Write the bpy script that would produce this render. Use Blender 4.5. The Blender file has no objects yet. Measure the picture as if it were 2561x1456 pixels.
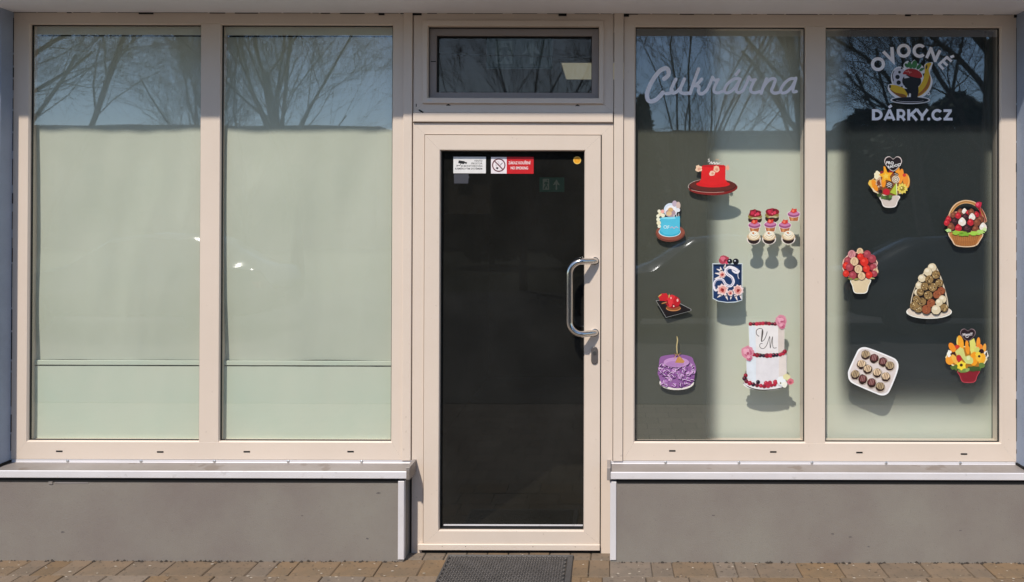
import bpy, math, random
from math import sin, cos, pi, radians, sqrt
from mathutils import Vector, Matrix, noise

# ------------------------------------------------------------------ camera, sky, sun, exposure
SC = bpy.context.scene
COL = SC.collection
S = 0.002            # metres per photo unit on the plane of the window frames
D = 1850.0           # camera distance in the same unit
VX, VY = 1527.0, 560.0
EYE = 1.64
cam = bpy.data.cameras.new('camera')
cam.sensor_width = 36.0
cam.lens = 36.0 * D / 2560.0
cam.shift_x = (1280 - VX) / 2560.0
cam.shift_y = -(728 - 551) / 2560.0
cam.clip_end = 2000
camo = bpy.data.objects.new('camera', cam)
COL.objects.link(camo)
camo.matrix_world = Matrix.Translation((0, -D * S, EYE)) @ Matrix.Rotation(radians(90) + 0.005, 4, 'X') @ Matrix.Rotation(0.0026, 4, 'Z')
SC.camera = camo

SUN = Vector((0.366, 1.0, -1.33)).normalized()      # direction the light travels
elev = math.asin(-SUN.z)
wd = bpy.data.worlds.new('World'); SC.world = wd; wd.use_nodes = True
wn = wd.node_tree; wn.nodes.clear()
wo = wn.nodes.new('ShaderNodeOutputWorld'); wb = wn.nodes.new('ShaderNodeBackground')
sk = wn.nodes.new('ShaderNodeTexSky'); sk.sky_type = 'NISHITA'; sk.sun_disc = False
sk.sun_elevation = elev
sk.sun_rotation = math.atan2(-SUN.x, -SUN.y)
sk.air_density = 1.0; sk.dust_density = 0.3; sk.ozone_density = 2.5
wb.inputs['Strength'].default_value = 0.15
wn.links.new(sk.outputs[0], wb.inputs['Color']); wn.links.new(wb.outputs[0], wo.inputs['Surface'])
sl = bpy.data.lights.new('sun', 'SUN'); sl.energy = 4.0; sl.angle = radians(1.5); sl.color = (1.0, 0.92, 0.81)
so = bpy.data.objects.new('sun', sl); COL.objects.link(so)
so.rotation_mode = 'QUATERNION'; so.rotation_quaternion = SUN.to_track_quat('-Z', 'Y'); so.location = (-5, -12, 16)
vs = SC.view_settings; vs.view_transform = 'Standard'; vs.look = 'None'; vs.exposure = 0.06; vs.gamma = 1.0; vs.use_curve_mapping = False
SC.cycles.max_bounces = 10; SC.cycles.transparent_max_bounces = 24

# ------------------------------------------------------------------ helpers
def W(px, py, d=0.0):
    """point of the place that the photo shows at (px, py) when it stands d units in front of the frame plane"""
    k = (D - d) / D
    return Vector(((px - VX) * S * k, -d * S, EYE + (VY - py) * S * k))
def X(px): return (px - VX) * S
def Z(py): return EYE + (VY - py) * S

def tag(o, label=None, cat=None, group=None, kind=None):
    if label: o['label'] = label
    if cat: o['category'] = cat
    if group: o['group'] = group
    if kind: o['kind'] = kind
    return o

def empty(name, loc, label=None, cat=None, group=None):
    o = bpy.data.objects.new(name, None); COL.objects.link(o); o.location = loc
    o.empty_display_size = 0.05
    return tag(o, label, cat, group)

def lin(h):
    h = h.lstrip('#'); out = []
    for i in (0, 2, 4):
        c = int(h[i:i + 2], 16) / 255
        out.append(c / 12.92 if c <= 0.04045 else ((c + 0.055) / 1.055) ** 2.4)
    return out

def mat(name, col, rough=0.6, metal=0.0, var=0.0, vscale=3.0, bump=0.0, bscale=200.0, rnd=0.0, spec=0.5, col2=None, speck=0.0, sscale=60.0, sthr=0.62, scol=(0.05, 0.04, 0.035)):
    m = bpy.data.materials.new(name); m.use_nodes = True
    nt = m.node_tree; N = nt.nodes; L = nt.links
    b = N['Principled BSDF']
    b.inputs['Roughness'].default_value = rough; b.inputs['Metallic'].default_value = metal
    b.inputs['Specular IOR Level'].default_value = spec
    b.inputs['Base Color'].default_value = (*col, 1)
    tc = N.new('ShaderNodeTexCoord')
    src = None
    if var > 0 or col2:
        nz = N.new('ShaderNodeTexNoise'); nz.inputs['Scale'].default_value = vscale; nz.inputs['Detail'].default_value = 6; nz.inputs['Roughness'].default_value = 0.6
        L.new(tc.outputs['Object'], nz.inputs['Vector'])
        r = N.new('ShaderNodeMapRange'); r.inputs[1].default_value = 0.3; r.inputs[2].default_value = 0.7
        L.new(nz.outputs['Fac'], r.inputs[0])
        mx = N.new('ShaderNodeMix'); mx.data_type = 'RGBA'
        a = col if col2 else [c * (1 - var) for c in col]
        c2 = col2 if col2 else [min(1, c * (1 + var)) for c in col]
        mx.inputs[6].default_value = (*a, 1); mx.inputs[7].default_value = (*c2, 1)
        L.new(r.outputs[0], mx.inputs[0]); src = mx.outputs[2]
    if speck > 0:
        n2 = N.new('ShaderNodeTexNoise'); n2.inputs['Scale'].default_value = sscale; n2.inputs['Detail'].default_value = 3
        L.new(tc.outputs['Object'], n2.inputs['Vector'])
        r2 = N.new('ShaderNodeMapRange'); r2.inputs[1].default_value = sthr; r2.inputs[2].default_value = sthr + 0.05; r2.inputs[4].default_value = speck
        L.new(n2.outputs['Fac'], r2.inputs[0])
        m2 = N.new('ShaderNodeMix'); m2.data_type = 'RGBA'; m2.inputs[6].default_value = (*col, 1); m2.inputs[7].default_value = (*scol, 1)
        if src: L.new(src, m2.inputs[6])
        L.new(r2.outputs[0], m2.inputs[0]); src = m2.outputs[2]
    if rnd > 0:
        oi = N.new('ShaderNodeObjectInfo'); hs = N.new('ShaderNodeHueSaturation')
        r3 = N.new('ShaderNodeMapRange'); r3.inputs[3].default_value = 1 - rnd; r3.inputs[4].default_value = 1 + rnd
        L.new(oi.outputs['Random'], r3.inputs[0]); L.new(r3.outputs[0], hs.inputs['Value'])
        r4 = N.new('ShaderNodeMapRange'); r4.inputs[3].default_value = 0.75; r4.inputs[4].default_value = 1.25
        ma = N.new('ShaderNodeMath'); ma.operation = 'MULTIPLY'; ma.inputs[1].default_value = 7.31
        mf = N.new('ShaderNodeMath'); mf.operation = 'FRACT'
        L.new(oi.outputs['Random'], ma.inputs[0]); L.new(ma.outputs[0], mf.inputs[0]); L.new(mf.outputs[0], r4.inputs[0]); L.new(r4.outputs[0], hs.inputs['Saturation'])
        hs.inputs['Color'].default_value = (*col, 1)
        if src: L.new(src, hs.inputs['Color'])
        src = hs.outputs[0]
    if src: L.new(src, b.inputs['Base Color'])
    if bump > 0:
        nb = N.new('ShaderNodeTexNoise'); nb.inputs['Scale'].default_value = bscale; nb.inputs['Detail'].default_value = 4
        L.new(tc.outputs['Object'], nb.inputs['Vector'])
        bp = N.new('ShaderNodeBump'); bp.inputs['Strength'].default_value = bump; bp.inputs['Distance'].default_value = 0.002
        L.new(nb.outputs['Fac'], bp.inputs['Height']); L.new(bp.outputs[0], b.inputs['Normal'])
    return m

def glass_mat(name, refl, tint, dust=0.03, gtint=(0.93, 0.97, 1)):
    """coated pane: mirror-like reflection, clear or tinted transmission, thin film of dust"""
    m = bpy.data.materials.new(name); m.use_nodes = True
    nt = m.node_tree; N = nt.nodes; L = nt.links; N.clear()
    out = N.new('ShaderNodeOutputMaterial')
    tr = N.new('ShaderNodeBsdfTransparent'); tr.inputs[0].default_value = (*tint, 1)
    gl = N.new('ShaderNodeBsdfGlossy'); gl.inputs['Roughness'].default_value = 0.014; gl.inputs['Color'].default_value = (*gtint, 1)
    df = N.new('ShaderNodeBsdfDiffuse'); df.inputs['Color'].default_value = (0.6, 0.6, 0.55, 1)
    lw = N.new('ShaderNodeLayerWeight'); pw = N.new('ShaderNodeMath'); pw.operation = 'POWER'; pw.inputs[1].default_value = 5.0
    L.new(lw.outputs['Facing'], pw.inputs[0])
    ad = N.new('ShaderNodeMath'); ad.operation = 'MULTIPLY_ADD'; ad.inputs[1].default_value = 1 - refl; ad.inputs[2].default_value = refl; ad.use_clamp = True
    L.new(pw.outputs[0], ad.inputs[0])
    m1 = N.new('ShaderNodeMixShader'); L.new(ad.outputs[0], m1.inputs[0]); L.new(tr.outputs[0], m1.inputs[1]); L.new(gl.outputs[0], m1.inputs[2])
    tc = N.new('ShaderNodeTexCoord'); nz = N.new('ShaderNodeTexNoise'); nz.inputs['Scale'].default_value = 3.0; nz.inputs['Detail'].default_value = 8
    L.new(tc.outputs['Object'], nz.inputs['Vector'])
    mr = N.new('ShaderNodeMapRange'); mr.inputs[1].default_value = 0.3; mr.inputs[2].default_value = 0.8; mr.inputs[3].default_value = dust * 0.6; mr.inputs[4].default_value = dust * 1.5
    L.new(nz.outputs['Fac'], mr.inputs[0])
    # slow waviness of a real float-glass pane
    n2 = N.new('ShaderNodeTexNoise'); n2.inputs['Scale'].default_value = 2.2; n2.inputs['Detail'].default_value = 1
    L.new(tc.outputs['Object'], n2.inputs['Vector'])
    bp = N.new('ShaderNodeBump'); bp.inputs['Strength'].default_value = 0.10; bp.inputs['Distance'].default_value = 0.004
    L.new(n2.outputs['Fac'], bp.inputs['Height']); L.new(bp.outputs[0], gl.inputs['Normal'])
    m2 = N.new('ShaderNodeMixShader'); L.new(mr.outputs[0], m2.inputs[0]); L.new(m1.outputs[0], m2.inputs[1]); L.new(df.outputs[0], m2.inputs[2])
    L.new(m2.outputs[0], out.inputs[0])
    return m

class MB:
    def __init__(s): s.v = []; s.f = []; s.mi = []
    def add(s, vs, fs, mi=0):
        o = len(s.v); s.v += [tuple(p) for p in vs]; s.f += [tuple(o + i for i in f) for f in fs]; s.mi += [mi] * len(fs)
    def box(s, x0, x1, y0, y1, z0, z1, b=0.0, mi=0):
        if b <= 0:
            vs = [(x, y, z) for x in (x0, x1) for y in (y0, y1) for z in (z0, z1)]
            s.add(vs, [(0, 1, 3, 2), (4, 6, 7, 5), (0, 4, 5, 1), (2, 3, 7, 6), (0, 2, 6, 4), (1, 5, 7, 3)], mi)
        else:   # bevelled on the camera side and top
            r0 = [(x0, y1, z0), (x1, y1, z0), (x1, y1, z1), (x0, y1, z1)]
            r1 = [(x0, y0 + b, z0), (x1, y0 + b, z0), (x1, y0 + b, z1), (x0, y0 + b, z1)]
            r2 = [(x0 + b, y0, z0 + b), (x1 - b, y0, z0 + b), (x1 - b, y0, z1 - b), (x0 + b, y0, z1 - b)]
            fs = [(8, 9, 10, 11), (3, 2, 1, 0)]
            for k in (0, 4):
                for i in range(4):
                    j = (i + 1) % 4; fs.append((k + i, k + j, k + 4 + j, k + 4 + i))
            s.add(r0 + r1 + r2, fs, mi)
    def tube(s, pts, rads, n=12, cap=True, mi=0):
        pts = [Vector(p) for p in pts]; o = len(s.v); up = None
        for i, p in enumerate(pts):
            t = (pts[min(i + 1, len(pts) - 1)] - pts[max(i - 1, 0)]).normalized()
            if up is None: up = t.orthogonal().normalized()
            up = (up - t * up.dot(t)); up = up.normalized() if up.length > 1e-6 else t.orthogonal().normalized()
            w = t.cross(up); r = rads[i] if isinstance(rads, (list, tuple)) else rads
            for k in range(n):
                a = 2 * pi * k / n; s.v.append(tuple(p + (up * cos(a) + w * sin(a)) * r))
        for i in range(len(pts) - 1):
            for k in range(n):
                a = o + i * n + k; b = o + i * n + (k + 1) % n
                s.f.append((a, b, b + n, a + n)); s.mi.append(mi)
        if cap:
            s.f.append(tuple(o + k for k in reversed(range(n)))); s.mi.append(mi)
            e = o + (len(pts) - 1) * n; s.f.append(tuple(e + k for k in range(n))); s.mi.append(mi)
    def mesh(s, name, mats, smooth=False, org=(0, 0, 0)):
        me = bpy.data.meshes.new(name)
        o = Vector(org)
        me.from_pydata([tuple(Vector(p) - o) for p in s.v] if o.length else s.v, [], s.f)
        if not isinstance(mats, (list, tuple)): mats = [mats]
        for m in mats: me.materials.append(m)
        if len(mats) > 1: me.polygons.foreach_set('material_index', s.mi)
        if smooth: me.polygons.foreach_set('use_smooth', [True] * len(me.polygons))
        me.update(); return me
    def build(s, name, mats, parent=None, smooth=False, org=None):
        """links the shapes as one object; org is the world position of its origin"""
        org = Vector(org) if org is not None else Vector((0, 0, 0))
        o = bpy.data.objects.new(name, s.mesh(name, mats, smooth, org)); COL.objects.link(o)
        if parent is not None:
            o.parent = parent; o.location = org - wloc(parent)
        else: o.location = org
        return o
def wloc(o):
    v = Vector(o.location)
    return v + wloc(o.parent) if o.parent else v

def ring(mb, o, i, yf, yb, ch=0.0, chd=0.0, gap=0.0002):
    """mitred frame: o, i = (x0, x1, z0, z1) outer and inner rectangles, face at yf, back at yb, chamfer on the inner edge"""
    def c(r, k=0):
        x0, x1, z0, z1 = r; return [(x0 - k, z0 - k), (x1 + k, z0 - k), (x1 + k, z1 + k), (x0 - k, z1 + k)]
    e = 0.0012
    loops = [(c(o), yb), (c(o), yf + e), (c(o, -e), yf), (c(i, ch), yf), (c(i), yf + chd), (c(i), yb)]
    for a in range(4):
        b = (a + 1) % 4
        vs = []
        for pts, y in loops:
            p, q = Vector((pts[a][0], y, pts[a][1])), Vector((pts[b][0], y, pts[b][1]))
            t = (q - p).normalized() * gap
            vs += [p + t, q - t]
        fs = [(2 * k, 2 * k + 1, 2 * k + 3, 2 * k + 2) for k in range(len(loops) - 1)]
        mb.add(vs, [tuple(reversed(f)) for f in fs])

# ------------------------------------------------------------------ materials
M = {}
M['upvc'] = mat('cream_window_profile', (0.71, 0.60, 0.505), 0.38, var=0.045, vscale=1.6, bump=0.03, bscale=60, speck=0.35, sscale=38, sthr=0.71, scol=(0.38, 0.30, 0.23))
M['upvc_in'] = mat('grey_brown_sash', (0.30, 0.255, 0.235), 0.45, var=0.05)
M['gasket'] = mat('black_rubber_gasket', (0.008, 0.008, 0.008), 0.6)
M['black'] = mat('black_gap', (0.004, 0.004, 0.004), 0.9)
M['alu'] = mat('anodised_aluminium', (0.74, 0.715, 0.73), 0.33, metal=0.12, var=0.05, vscale=4, speck=0.2, sscale=20, sthr=0.66, scol=(0.3, 0.27, 0.24))
M['alu_top'] = mat('dusty_aluminium', (0.33, 0.30, 0.285), 0.5, metal=0.2, col2=(0.25, 0.22, 0.20), vscale=2.5, speck=0.5, sscale=9, sthr=0.6, scol=(0.16, 0.12, 0.09))
M['screw'] = mat('bright_screw', (0.6, 0.6, 0.6), 0.3, metal=0.9)
M['stucco'] = mat('pale_blue_render', (0.32, 0.375, 0.48), 0.9, var=0.08, vscale=6, bump=1.0, bscale=260, speck=0.25, sscale=240, sthr=0.58, scol=(0.2, 0.22, 0.26))
M['soffit'] = mat('grey_soffit_render', (0.80, 0.80, 0.84), 0.9, var=0.05, vscale=2, bump=0.5, bscale=220)
M['plinth'] = mat('grey_plinth_render', (0.200, 0.168, 0.150), 0.92, col2=(0.250, 0.228, 0.195), vscale=2.2, bump=0.8, bscale=300, speck=0.3, sscale=110, sthr=0.66, scol=(0.14, 0.12, 0.11))
M['paver'] = mat('brown_concrete_paver', (0.225, 0.158, 0.103), 0.92, col2=(0.155, 0.118, 0.082), vscale=7, bump=0.9, bscale=240, rnd=0.09, speck=0.45, sscale=40, sthr=0.6, scol=(0.06, 0.048, 0.038))
M['joint'] = mat('sand_joint', (0.20, 0.155, 0.11), 1.0, col2=(0.05, 0.04, 0.03), vscale=7, bump=0.6)
M['rubber'] = mat('grey_rubber_mat', (0.060, 0.056, 0.054), 0.55, var=0.25, vscale=12, bump=0.3, bscale=200)
M['rubber_tip'] = mat('highlit_rubber', (0.14, 0.125, 0.115), 0.5, var=0.3, vscale=30)  # paler ring tops stand in for the highlights on the mat
M['steel'] = mat('brushed_steel', (0.68, 0.66, 0.63), 0.16, metal=1.0)
M['lock'] = mat('dark_steel_escutcheon', (0.13, 0.115, 0.11), 0.45, metal=0.3)
M['film'] = mat('pale_green_film', (0.52, 0.555, 0.455), 0.7, col2=(0.64, 0.65, 0.56), vscale=0.9, bump=0.15, bscale=40)
M['film_low'] = mat('pale_mint_film', (0.56, 0.64, 0.53), 0.7, col2=(0.66, 0.67, 0.56), vscale=1.6)
M['board'] = mat('pale_green_board', (0.70, 0.70, 0.60), 0.8, col2=(0.64, 0.69, 0.58), vscale=1.5)
M['room'] = mat('unlit_room_dark', (0.05, 0.047, 0.042), 0.9, var=0.2)  # near black, so the colour itself keeps the unlit room dark
M['floor'] = mat('unlit_shop_floor', (0.04, 0.038, 0.034), 0.7, var=0.3)  # darkness of the unlit interior put into the floor colour
M['glass'] = glass_mat('window_glass', 0.145, (0.97, 0.985, 0.97), 0.012)
M['glass_door'] = glass_mat('tinted_door_glass', 0.03, (0.35, 0.34, 0.30), 0.02)
M['glass_top'] = glass_mat('transom_glass', 0.06, (0.75, 0.76, 0.78), 0.06, (1.0, 0.86, 0.74))
M['bark'] = mat('tree_bark', (0.085, 0.068, 0.055), 0.95, var=0.3, vscale=5)
M['needle'] = mat('evergreen_leaves', (0.035, 0.055, 0.030), 0.8, var=0.4, vscale=3)
M['grass'] = mat('winter_grass', (0.05, 0.06, 0.03), 1.0, col2=(0.07, 0.065, 0.04), vscale=0.6)
M['asphalt'] = mat('asphalt', (0.062, 0.059, 0.056), 0.9, var=0.2, vscale=4)
M['houseA'] = mat('brown_brick_facade', (0.13, 0.10, 0.085), 0.9, var=0.15)
M['houseB'] = mat('ochre_facade', (0.20, 0.165, 0.12), 0.9, var=0.1)
M['roof'] = mat('dark_roof', (0.06, 0.05, 0.05), 0.9)
M['house_glass'] = mat('far_window_glass', (0.03, 0.035, 0.04), 0.1)

# ------------------------------------------------------------------ ground and pavement
g = MB(); g.add([(-250, -300, -0.06), (250, -300, -0.06), (250, 40, -0.06), (-250, 40, -0.06)], [(0, 1, 2, 3)])
tag(g.build('ground', M['grass']), kind='structure')
g = MB(); g.box(-30, 30, -14.5, -3.2, -0.055, -0.045)
tag(g.build('road', M['asphalt']), kind='structure')
def paving_mat():
    m = mat('paving_far', (0.2, 0.15, 0.11), 0.92)
    N = m.node_tree.nodes; L = m.node_tree.links
    b = N['Principled BSDF']; bk = N.new('ShaderNodeTexBrick'); tc = N.new('ShaderNodeTexCoord')
    bk.inputs['Scale'].default_value = 1.0; bk.inputs['Brick Width'].default_value = 0.2; bk.inputs['Row Height'].default_value = 0.17
    bk.inputs['Mortar Size'].default_value = 0.003
    bk.inputs['Color1'].default_value = (0.25, 0.20, 0.155, 1); bk.inputs['Color2'].default_value = (0.20, 0.16, 0.125, 1); bk.inputs['Mortar'].default_value = (0.05, 0.04, 0.03, 1)
    L.new(tc.outputs['Object'], bk.inputs['Vector']); L.new(bk.outputs['Color'], b.inputs['Base Color'])
    return m
EDGE = -0.08 - 0.172 * 5
g = MB(); g.box(-15, 15, -3.0, EDGE, -0.05, -0.002); g.box(-15, -3.5, EDGE + 0.0005, 0.1, -0.05, -0.002); g.box(2.95, 15, EDGE + 0.0005, 0.1, -0.05, -0.002)
tag(g.build('sidewalk', paving_mat()), kind='structure')
g = MB(); g.box(-15, 15, -3.2, -3.0, -0.055, 0.004)
tag(g.build('kerb', M['asphalt']), kind='structure')
g = MB(); g.add([(-3.6, EDGE, -0.010), (3.0, EDGE, -0.010), (3.0, 0.15, -0.010), (-3.6, 0.15, -0.010)], [(0, 1, 2, 3)])
pave = tag(g.build('pavement', M['joint']), kind='structure')
random.seed(5)
pm = {}
def paver_mesh(w, dpt, k):
    mb = MB(); b = 0.004; r = random.Random(k * 7 + int(w * 1000)); hw, hd = w / 2 - 0.0015, dpt / 2 - 0.0015
    j = lambda: r.uniform(-0.0016, 0.0016)
    base = [(-hw, -hd), (hw, -hd), (hw, hd), (-hw, hd)]
    lo = [(x, y, -0.03) for x, y in base]; mid = [(x + j(), y + j(), -b) for x, y in base]
    top = [(x * (1 - b / hw) + j(), y * (1 - b / hd) + j(), j() * 0.6) for x, y in base]
    fs = [(8, 9, 10, 11)]
    for q in (0, 4):
        for i in range(4):
            n = (i + 1) % 4; fs.append((q + i, q + n, q + 4 + n, q + 4 + i))
    mb.add(lo + mid + top, fs)
    return mb.mesh('paver', M['paver'])
def put_paver(x, y, w, dpt):
    k = (round(w, 3), round(dpt, 3), random.randint(0, 4))
    if k not in pm: pm[k] = paver_mesh(w, dpt, k[2])
    o = bpy.data.objects.new('paver', pm[k]); COL.objects.link(o); o.parent = pave
    o.location = (x, y, random.uniform(-0.0015, 0.0015)); o.rotation_euler = (random.uniform(-.004, .004), random.uniform(-.004, .004), random.uniform(-.003, .003))
# short soldier row directly in front of the door and against the plinths
x = -1.02
while x < 0.02:
    put_paver(x + 0.0515, -0.04, 0.103, 0.08); x += 0.103
rows = [(-0.166, 0.172), (-0.338, 0.172), (-0.510, 0.172), (-0.682, 0.172), (-0.854, 0.172)]
for ri, (yc, dp) in enumerate(rows):
    x = -3.5 + ri * 0.067
    while x < 2.9:
        w = random.choice([0.2, 0.2, 0.2, 0.2, 0.1, 0.2, 0.1])
        put_paver(x + w / 2, yc, w, dp); x += w

# ------------------------------------------------------------------ the shop building
FL, FR = 31, 2541                       # outer edges of the glazed front
bld = empty('shop_building', (0, 0, 0), 'pale blue rendered shop building with cream framed windows and glazed door', 'building')
PD = 39 * S                              # the wall stands this far in front of the frames
w = MB(); w.box(-9, X(FL), -PD, 0.35, Z(1380) + 0.22, 3.2)
w.build('wall', M['stucco'], bld)
w = MB(); w.box(X(FR), 9, -PD, 0.35, Z(1380) + 0.22, 3.2)
w.build('wall', M['stucco'], bld)
w = MB(); w.box(-9, 9, -PD + 0.003, 0.36, 3.2, 6.5); w.build('wall', M['stucco'], bld)
c = MB(); c.box(-9, 9, -198 * S, 0.36, Z(34), Z(34) + 0.20); c.build('canopy', M['soffit'], bld)
# irregular dirty joint between soffit and frame
random.seed(3)
jm = MB(); x = X(FL)
while x < X(FR):
    ln = random.uniform(0.02, 0.14); h = random.choice([0.0006, 0.0012, 0.002, 0.0035, 0.0008])
    jm.box(x, x + ln, -0.0035, 0.0, Z(34) - h, Z(34) - 0.0001); x += ln + random.choice([0, 0.01, 0.05])
for px, wd_, hh in ((345, 36, 4), (1395, 20, 6), (1022, 30, 5), (1545, 26, 7), (2262, 14, 4), (2535, 22, 7), (945, 14, 5)):
    jm.box(X(px), X(px + wd_), -0.005, 0.0, Z(34 + hh), Z(34) - 0.0002)
jm.build('sealant_joint', M['black'], bld)['kind'] = 'stuff'

jm = MB()
for px0, sg in ((FL, 1), (FR, -1)):
    z = 0.5
    while z < 2.65:
        ln = random.uniform(0.02, 0.12); h = random.choice([0.0008, 0.0015, 0.0028, 0.001]); a, b = sorted((X(px0), X(px0) + sg * h))
        jm.box(a + .0002, b, -0.0032, 0.0, z, z + ln); z += ln + random.choice([0, 0.01, 0.04])
jm.build('sealant_joint', M['black'], bld)['kind'] = 'stuff'
# glazed units -----------------------------------------------------
GY = 0.020
def window_unit(o, lights, mull, slots, name_top):
    """o = outer px rect, lights = glass px rects, all on the frame plane"""
    x0, x1, y0, y1 = o
    mb = MB(); a = lights[0]; b = lights[1]
    # outer ring around both lights, mullion butted between
    ring(mb, (X(x0), X(x1), Z(y1), Z(y0)), (X(a[0]), X(b[1]), Z(a[3]), Z(a[2])), 0.0, 0.075, 0.006, 0.008)
    fr = mb.build('window', M['upvc'], bld)
    m2 = MB(); e = 0.006
    xa, xb = X(mull[0]), X(mull[1]); z0, z1 = Z(a[3]) - 0.004, Z(a[2]) + 0.004
    vs = []
    for z in (z0, z1):
        vs += [(xa - e, 0.075, z), (xa - e + 0.006, 0.008, z), (xa + 0.004, 0.001, z), (xb - 0.004, 0.001, z), (xb, 0.008, z), (xb, 0.075, z)]
    fs = [(i, i + 1, i + 7, i + 6) for i in range(5)]
    m2.add(vs, [tuple(reversed(f)) for f in fs]); m2.build('mullion', M['upvc'], fr)
    for lt in lights:
        l, r, t, bt = lt
        gk = MB(); q = 0.004
        ring(gk, (X(l) - 0.001, X(r) + 0.001, Z(bt) - 0.001, Z(t) + 0.001), (X(l) + q, X(r) - q, Z(bt) + q, Z(t) - q), GY - 0.006, GY + 0.002, 0, 0.001)
        gk.build('gasket', M['gasket'], fr)
        p = MB(); p.add([(X(l), GY, Z(bt)), (X(r), GY, Z(bt)), (X(r), GY, Z(t)), (X(l), GY, Z(t))], [(0, 1, 2, 3)])
        p.build('pane', M['glass'], fr)
    for (sx, sy) in slots:
        s_ = MB(); s_.box(X(sx - 8), X(sx + 8), -0.0012, 0.004, Z(sy + 1.8), Z(sy - 1.8)); s_.build('drain_slot', M['black'], fr)
    return fr
fr1 = window_unit((FL, 1008, 34, 1151), [(72, 498, 64, 1105), (550, 979, 64, 1105)], (498, 550), [(152, 1131), (404, 1132), (620, 1131), (879, 1130)], '')
fr2 = window_unit((1559, FR, 34, 1151), [(1588, 2013, 66, 1104), (2065, 2501, 66, 1104)], (2013, 2065), [(1682, 1126), (1934, 1128), (2149, 1129), (2410, 1132)], '')
# coupling profiles between the windows and the door unit
for (a, b) in ((1008, 1031), (1534, 1559)):
    cp = MB(); cp.box(X(a) + 0.0006, X(b) - 0.002, -0.010, 0.07, Z(1151), Z(34), 0.002); cp.build('coupling_profile', M['upvc'], bld)
# fixed profile behind gaps
bk = MB(); bk.box(X(1000), X(1570), 0.076, 0.10, Z(1380), Z(1080)); 
# transom frame
tf = MB(); ring(tf, (X(1032), X(1533), Z(283), Z(34)), (X(1060), X(1504), Z(256), Z(57)), 0.0, 0.07, 0.0, 0.001)
trf = tf.build('transom_window', M['upvc'], bld)
t2 = MB(); ring(t2, (X(1056), X(1508), Z(260), Z(53)), (X(1069), X(1496), Z(246), Z(67)), -0.012, 0.04, 0.004, 0.006); t2.build('sash', M['upvc'], trf)
t3 = MB(); ring(t3, (X(1068), X(1497), Z(247), Z(66)), (X(1087), X(1478), Z(230), Z(87)), 0.022, 0.06, 0.002, 0.003); t3.build('inner_sash', M['upvc_in'], trf)
t4 = MB(); ring(t4, (X(1068), X(1497), Z(247), Z(66)), (X(1070), X(1495), Z(245), Z(69.5)), 0.016, 0.024); ring(t4, (X(1086), X(1479), Z(231), Z(86)), (X(1089), X(1477), Z(229), Z(89)), 0.034, 0.052); t4.build('gasket', M['gasket'], trf)
p = MB(); p.add([(X(1087), .05, Z(231)), (X(1479), .05, Z(231)), (X(1479), .05, Z(86)), (X(1087), .05, Z(86))], [(0, 1, 2, 3)]); p.build('pane', M['glass_top'], trf)
for px in (1120, 1443):
    s_ = MB(); pts = [(-6, 2), (-4, -.5), (-2, -1), (0, -3.4), (2, -1), (4, -.5), (6, 2), (2, 1), (-2, 1)]
    vs = [(X(px + a), -0.0015, Z(264 + b)) for a, b in pts]; s_.add(vs, [tuple(range(9))])
    s_.box(X(px - 3), X(px + 3), -0.0013, 0.001, Z(265), Z(262)); s_.build('drain_cap', M['black'], trf)
ck = MB()
ck.box(X(1038.5), X(1040.5), -0.0006, 0.0, Z(268), Z(261)); ck.build('paint_chip', M['black'], trf); ck = MB(); ck.add([(X(1044), -0.0008, Z(276)), (X(1048), -0.0008, Z(275)), (X(1058), -0.0008, Z(281)), (X(1057), -0.0008, Z(284)), (X(1050), -.0008, Z(281))], [(0, 1, 2, 3, 4)])
ck.build('paint_chip', M['black'], trf); ck = MB(); ck.box(X(1056.6), X(1058), -0.0007, 0.0, Z(233), Z(228)); ck.build('paint_chip', M['black'], trf)
lp = MB(); lp.box(X(1069), X(1080), -0.0135, -0.012, Z(253.6), Z(252)); lp.build('badge', M['screw'], trf)
dm = MB(); dm.box(X(1080 - 7), X(1086), 0.0212, 0.023, Z(153.5), Z(151.5)); dm.build('handle_mark', M['black'], trf)
cb = MB(); cb.tube([(X(1085), 0.09, Z(126)), (X(1290), 0.09, Z(130)), (X(1480), 0.09, Z(133))], 0.0022, 6); cb.build('cable', M['black'], trf)
# projecting trim between transom and door
tm = MB(); tm.box(X(1033), X(1532), -0.014, 0.06, Z(307), Z(284), 0.003); tm.build('trim', M['upvc'], bld)

# door frame and door ----------------------------------------------
df = MB()
ring(df, (X(1032), X(1533), Z(1379) - 0.10, Z(308.6)), (X(1060.5), X(1504), Z(1379) - 0.06, Z(337)), -0.002, 0.07)
dfo = df.build('door_frame', M['upvc'], bld)
bb = MB(); bb.box(X(1050), X(1515), 0.030, 0.032, 0, Z(330))
bbm = MB(); ring(bbm, (X(1055), X(1510), -0.02, Z(333)), (X(1070), X(1492), 0.03, Z(346)), 0.030, 0.06); bbm.build('door_rebate', M['black'], dfo)
th = MB(); th.box(X(1058), X(1503), -0.006, 0.07, 0.0, 0.012); th.build('threshold_shade', M['black'], dfo)  # blackened to stand in for the shadow gap under the door
door = MB()
ring(door, (X(1063), X(1501.5), Z(1357), Z(339.6)), (X(1102), X(1461), Z(1323), Z(378)), -0.014, 0.03, 0.004, 0.008)
dr = door.build('door', M['upvc'], bld)
dg = MB(); ring(dg, (X(1101), X(1462), Z(1324), Z(377)), (X(1104), X(1459.5), Z(1320.5), Z(380)), 0.004, 0.022); dg.build('gasket', M['gasket'], dr)
dg = MB(); dg.box(X(1110), X(1459), 0.016, 0.019, Z(1317.5), Z(1314)); dg.build('glass_spacer', M['alu'], dr)
p = MB(); p.add([(X(1101), .02, Z(1324)), (X(1462), .02, Z(1324)), (X(1462), .02, Z(377)), (X(1101), .02, Z(377))], [(0, 1, 2, 3)]); p.build('pane', M['glass_door'], dr)
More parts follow.
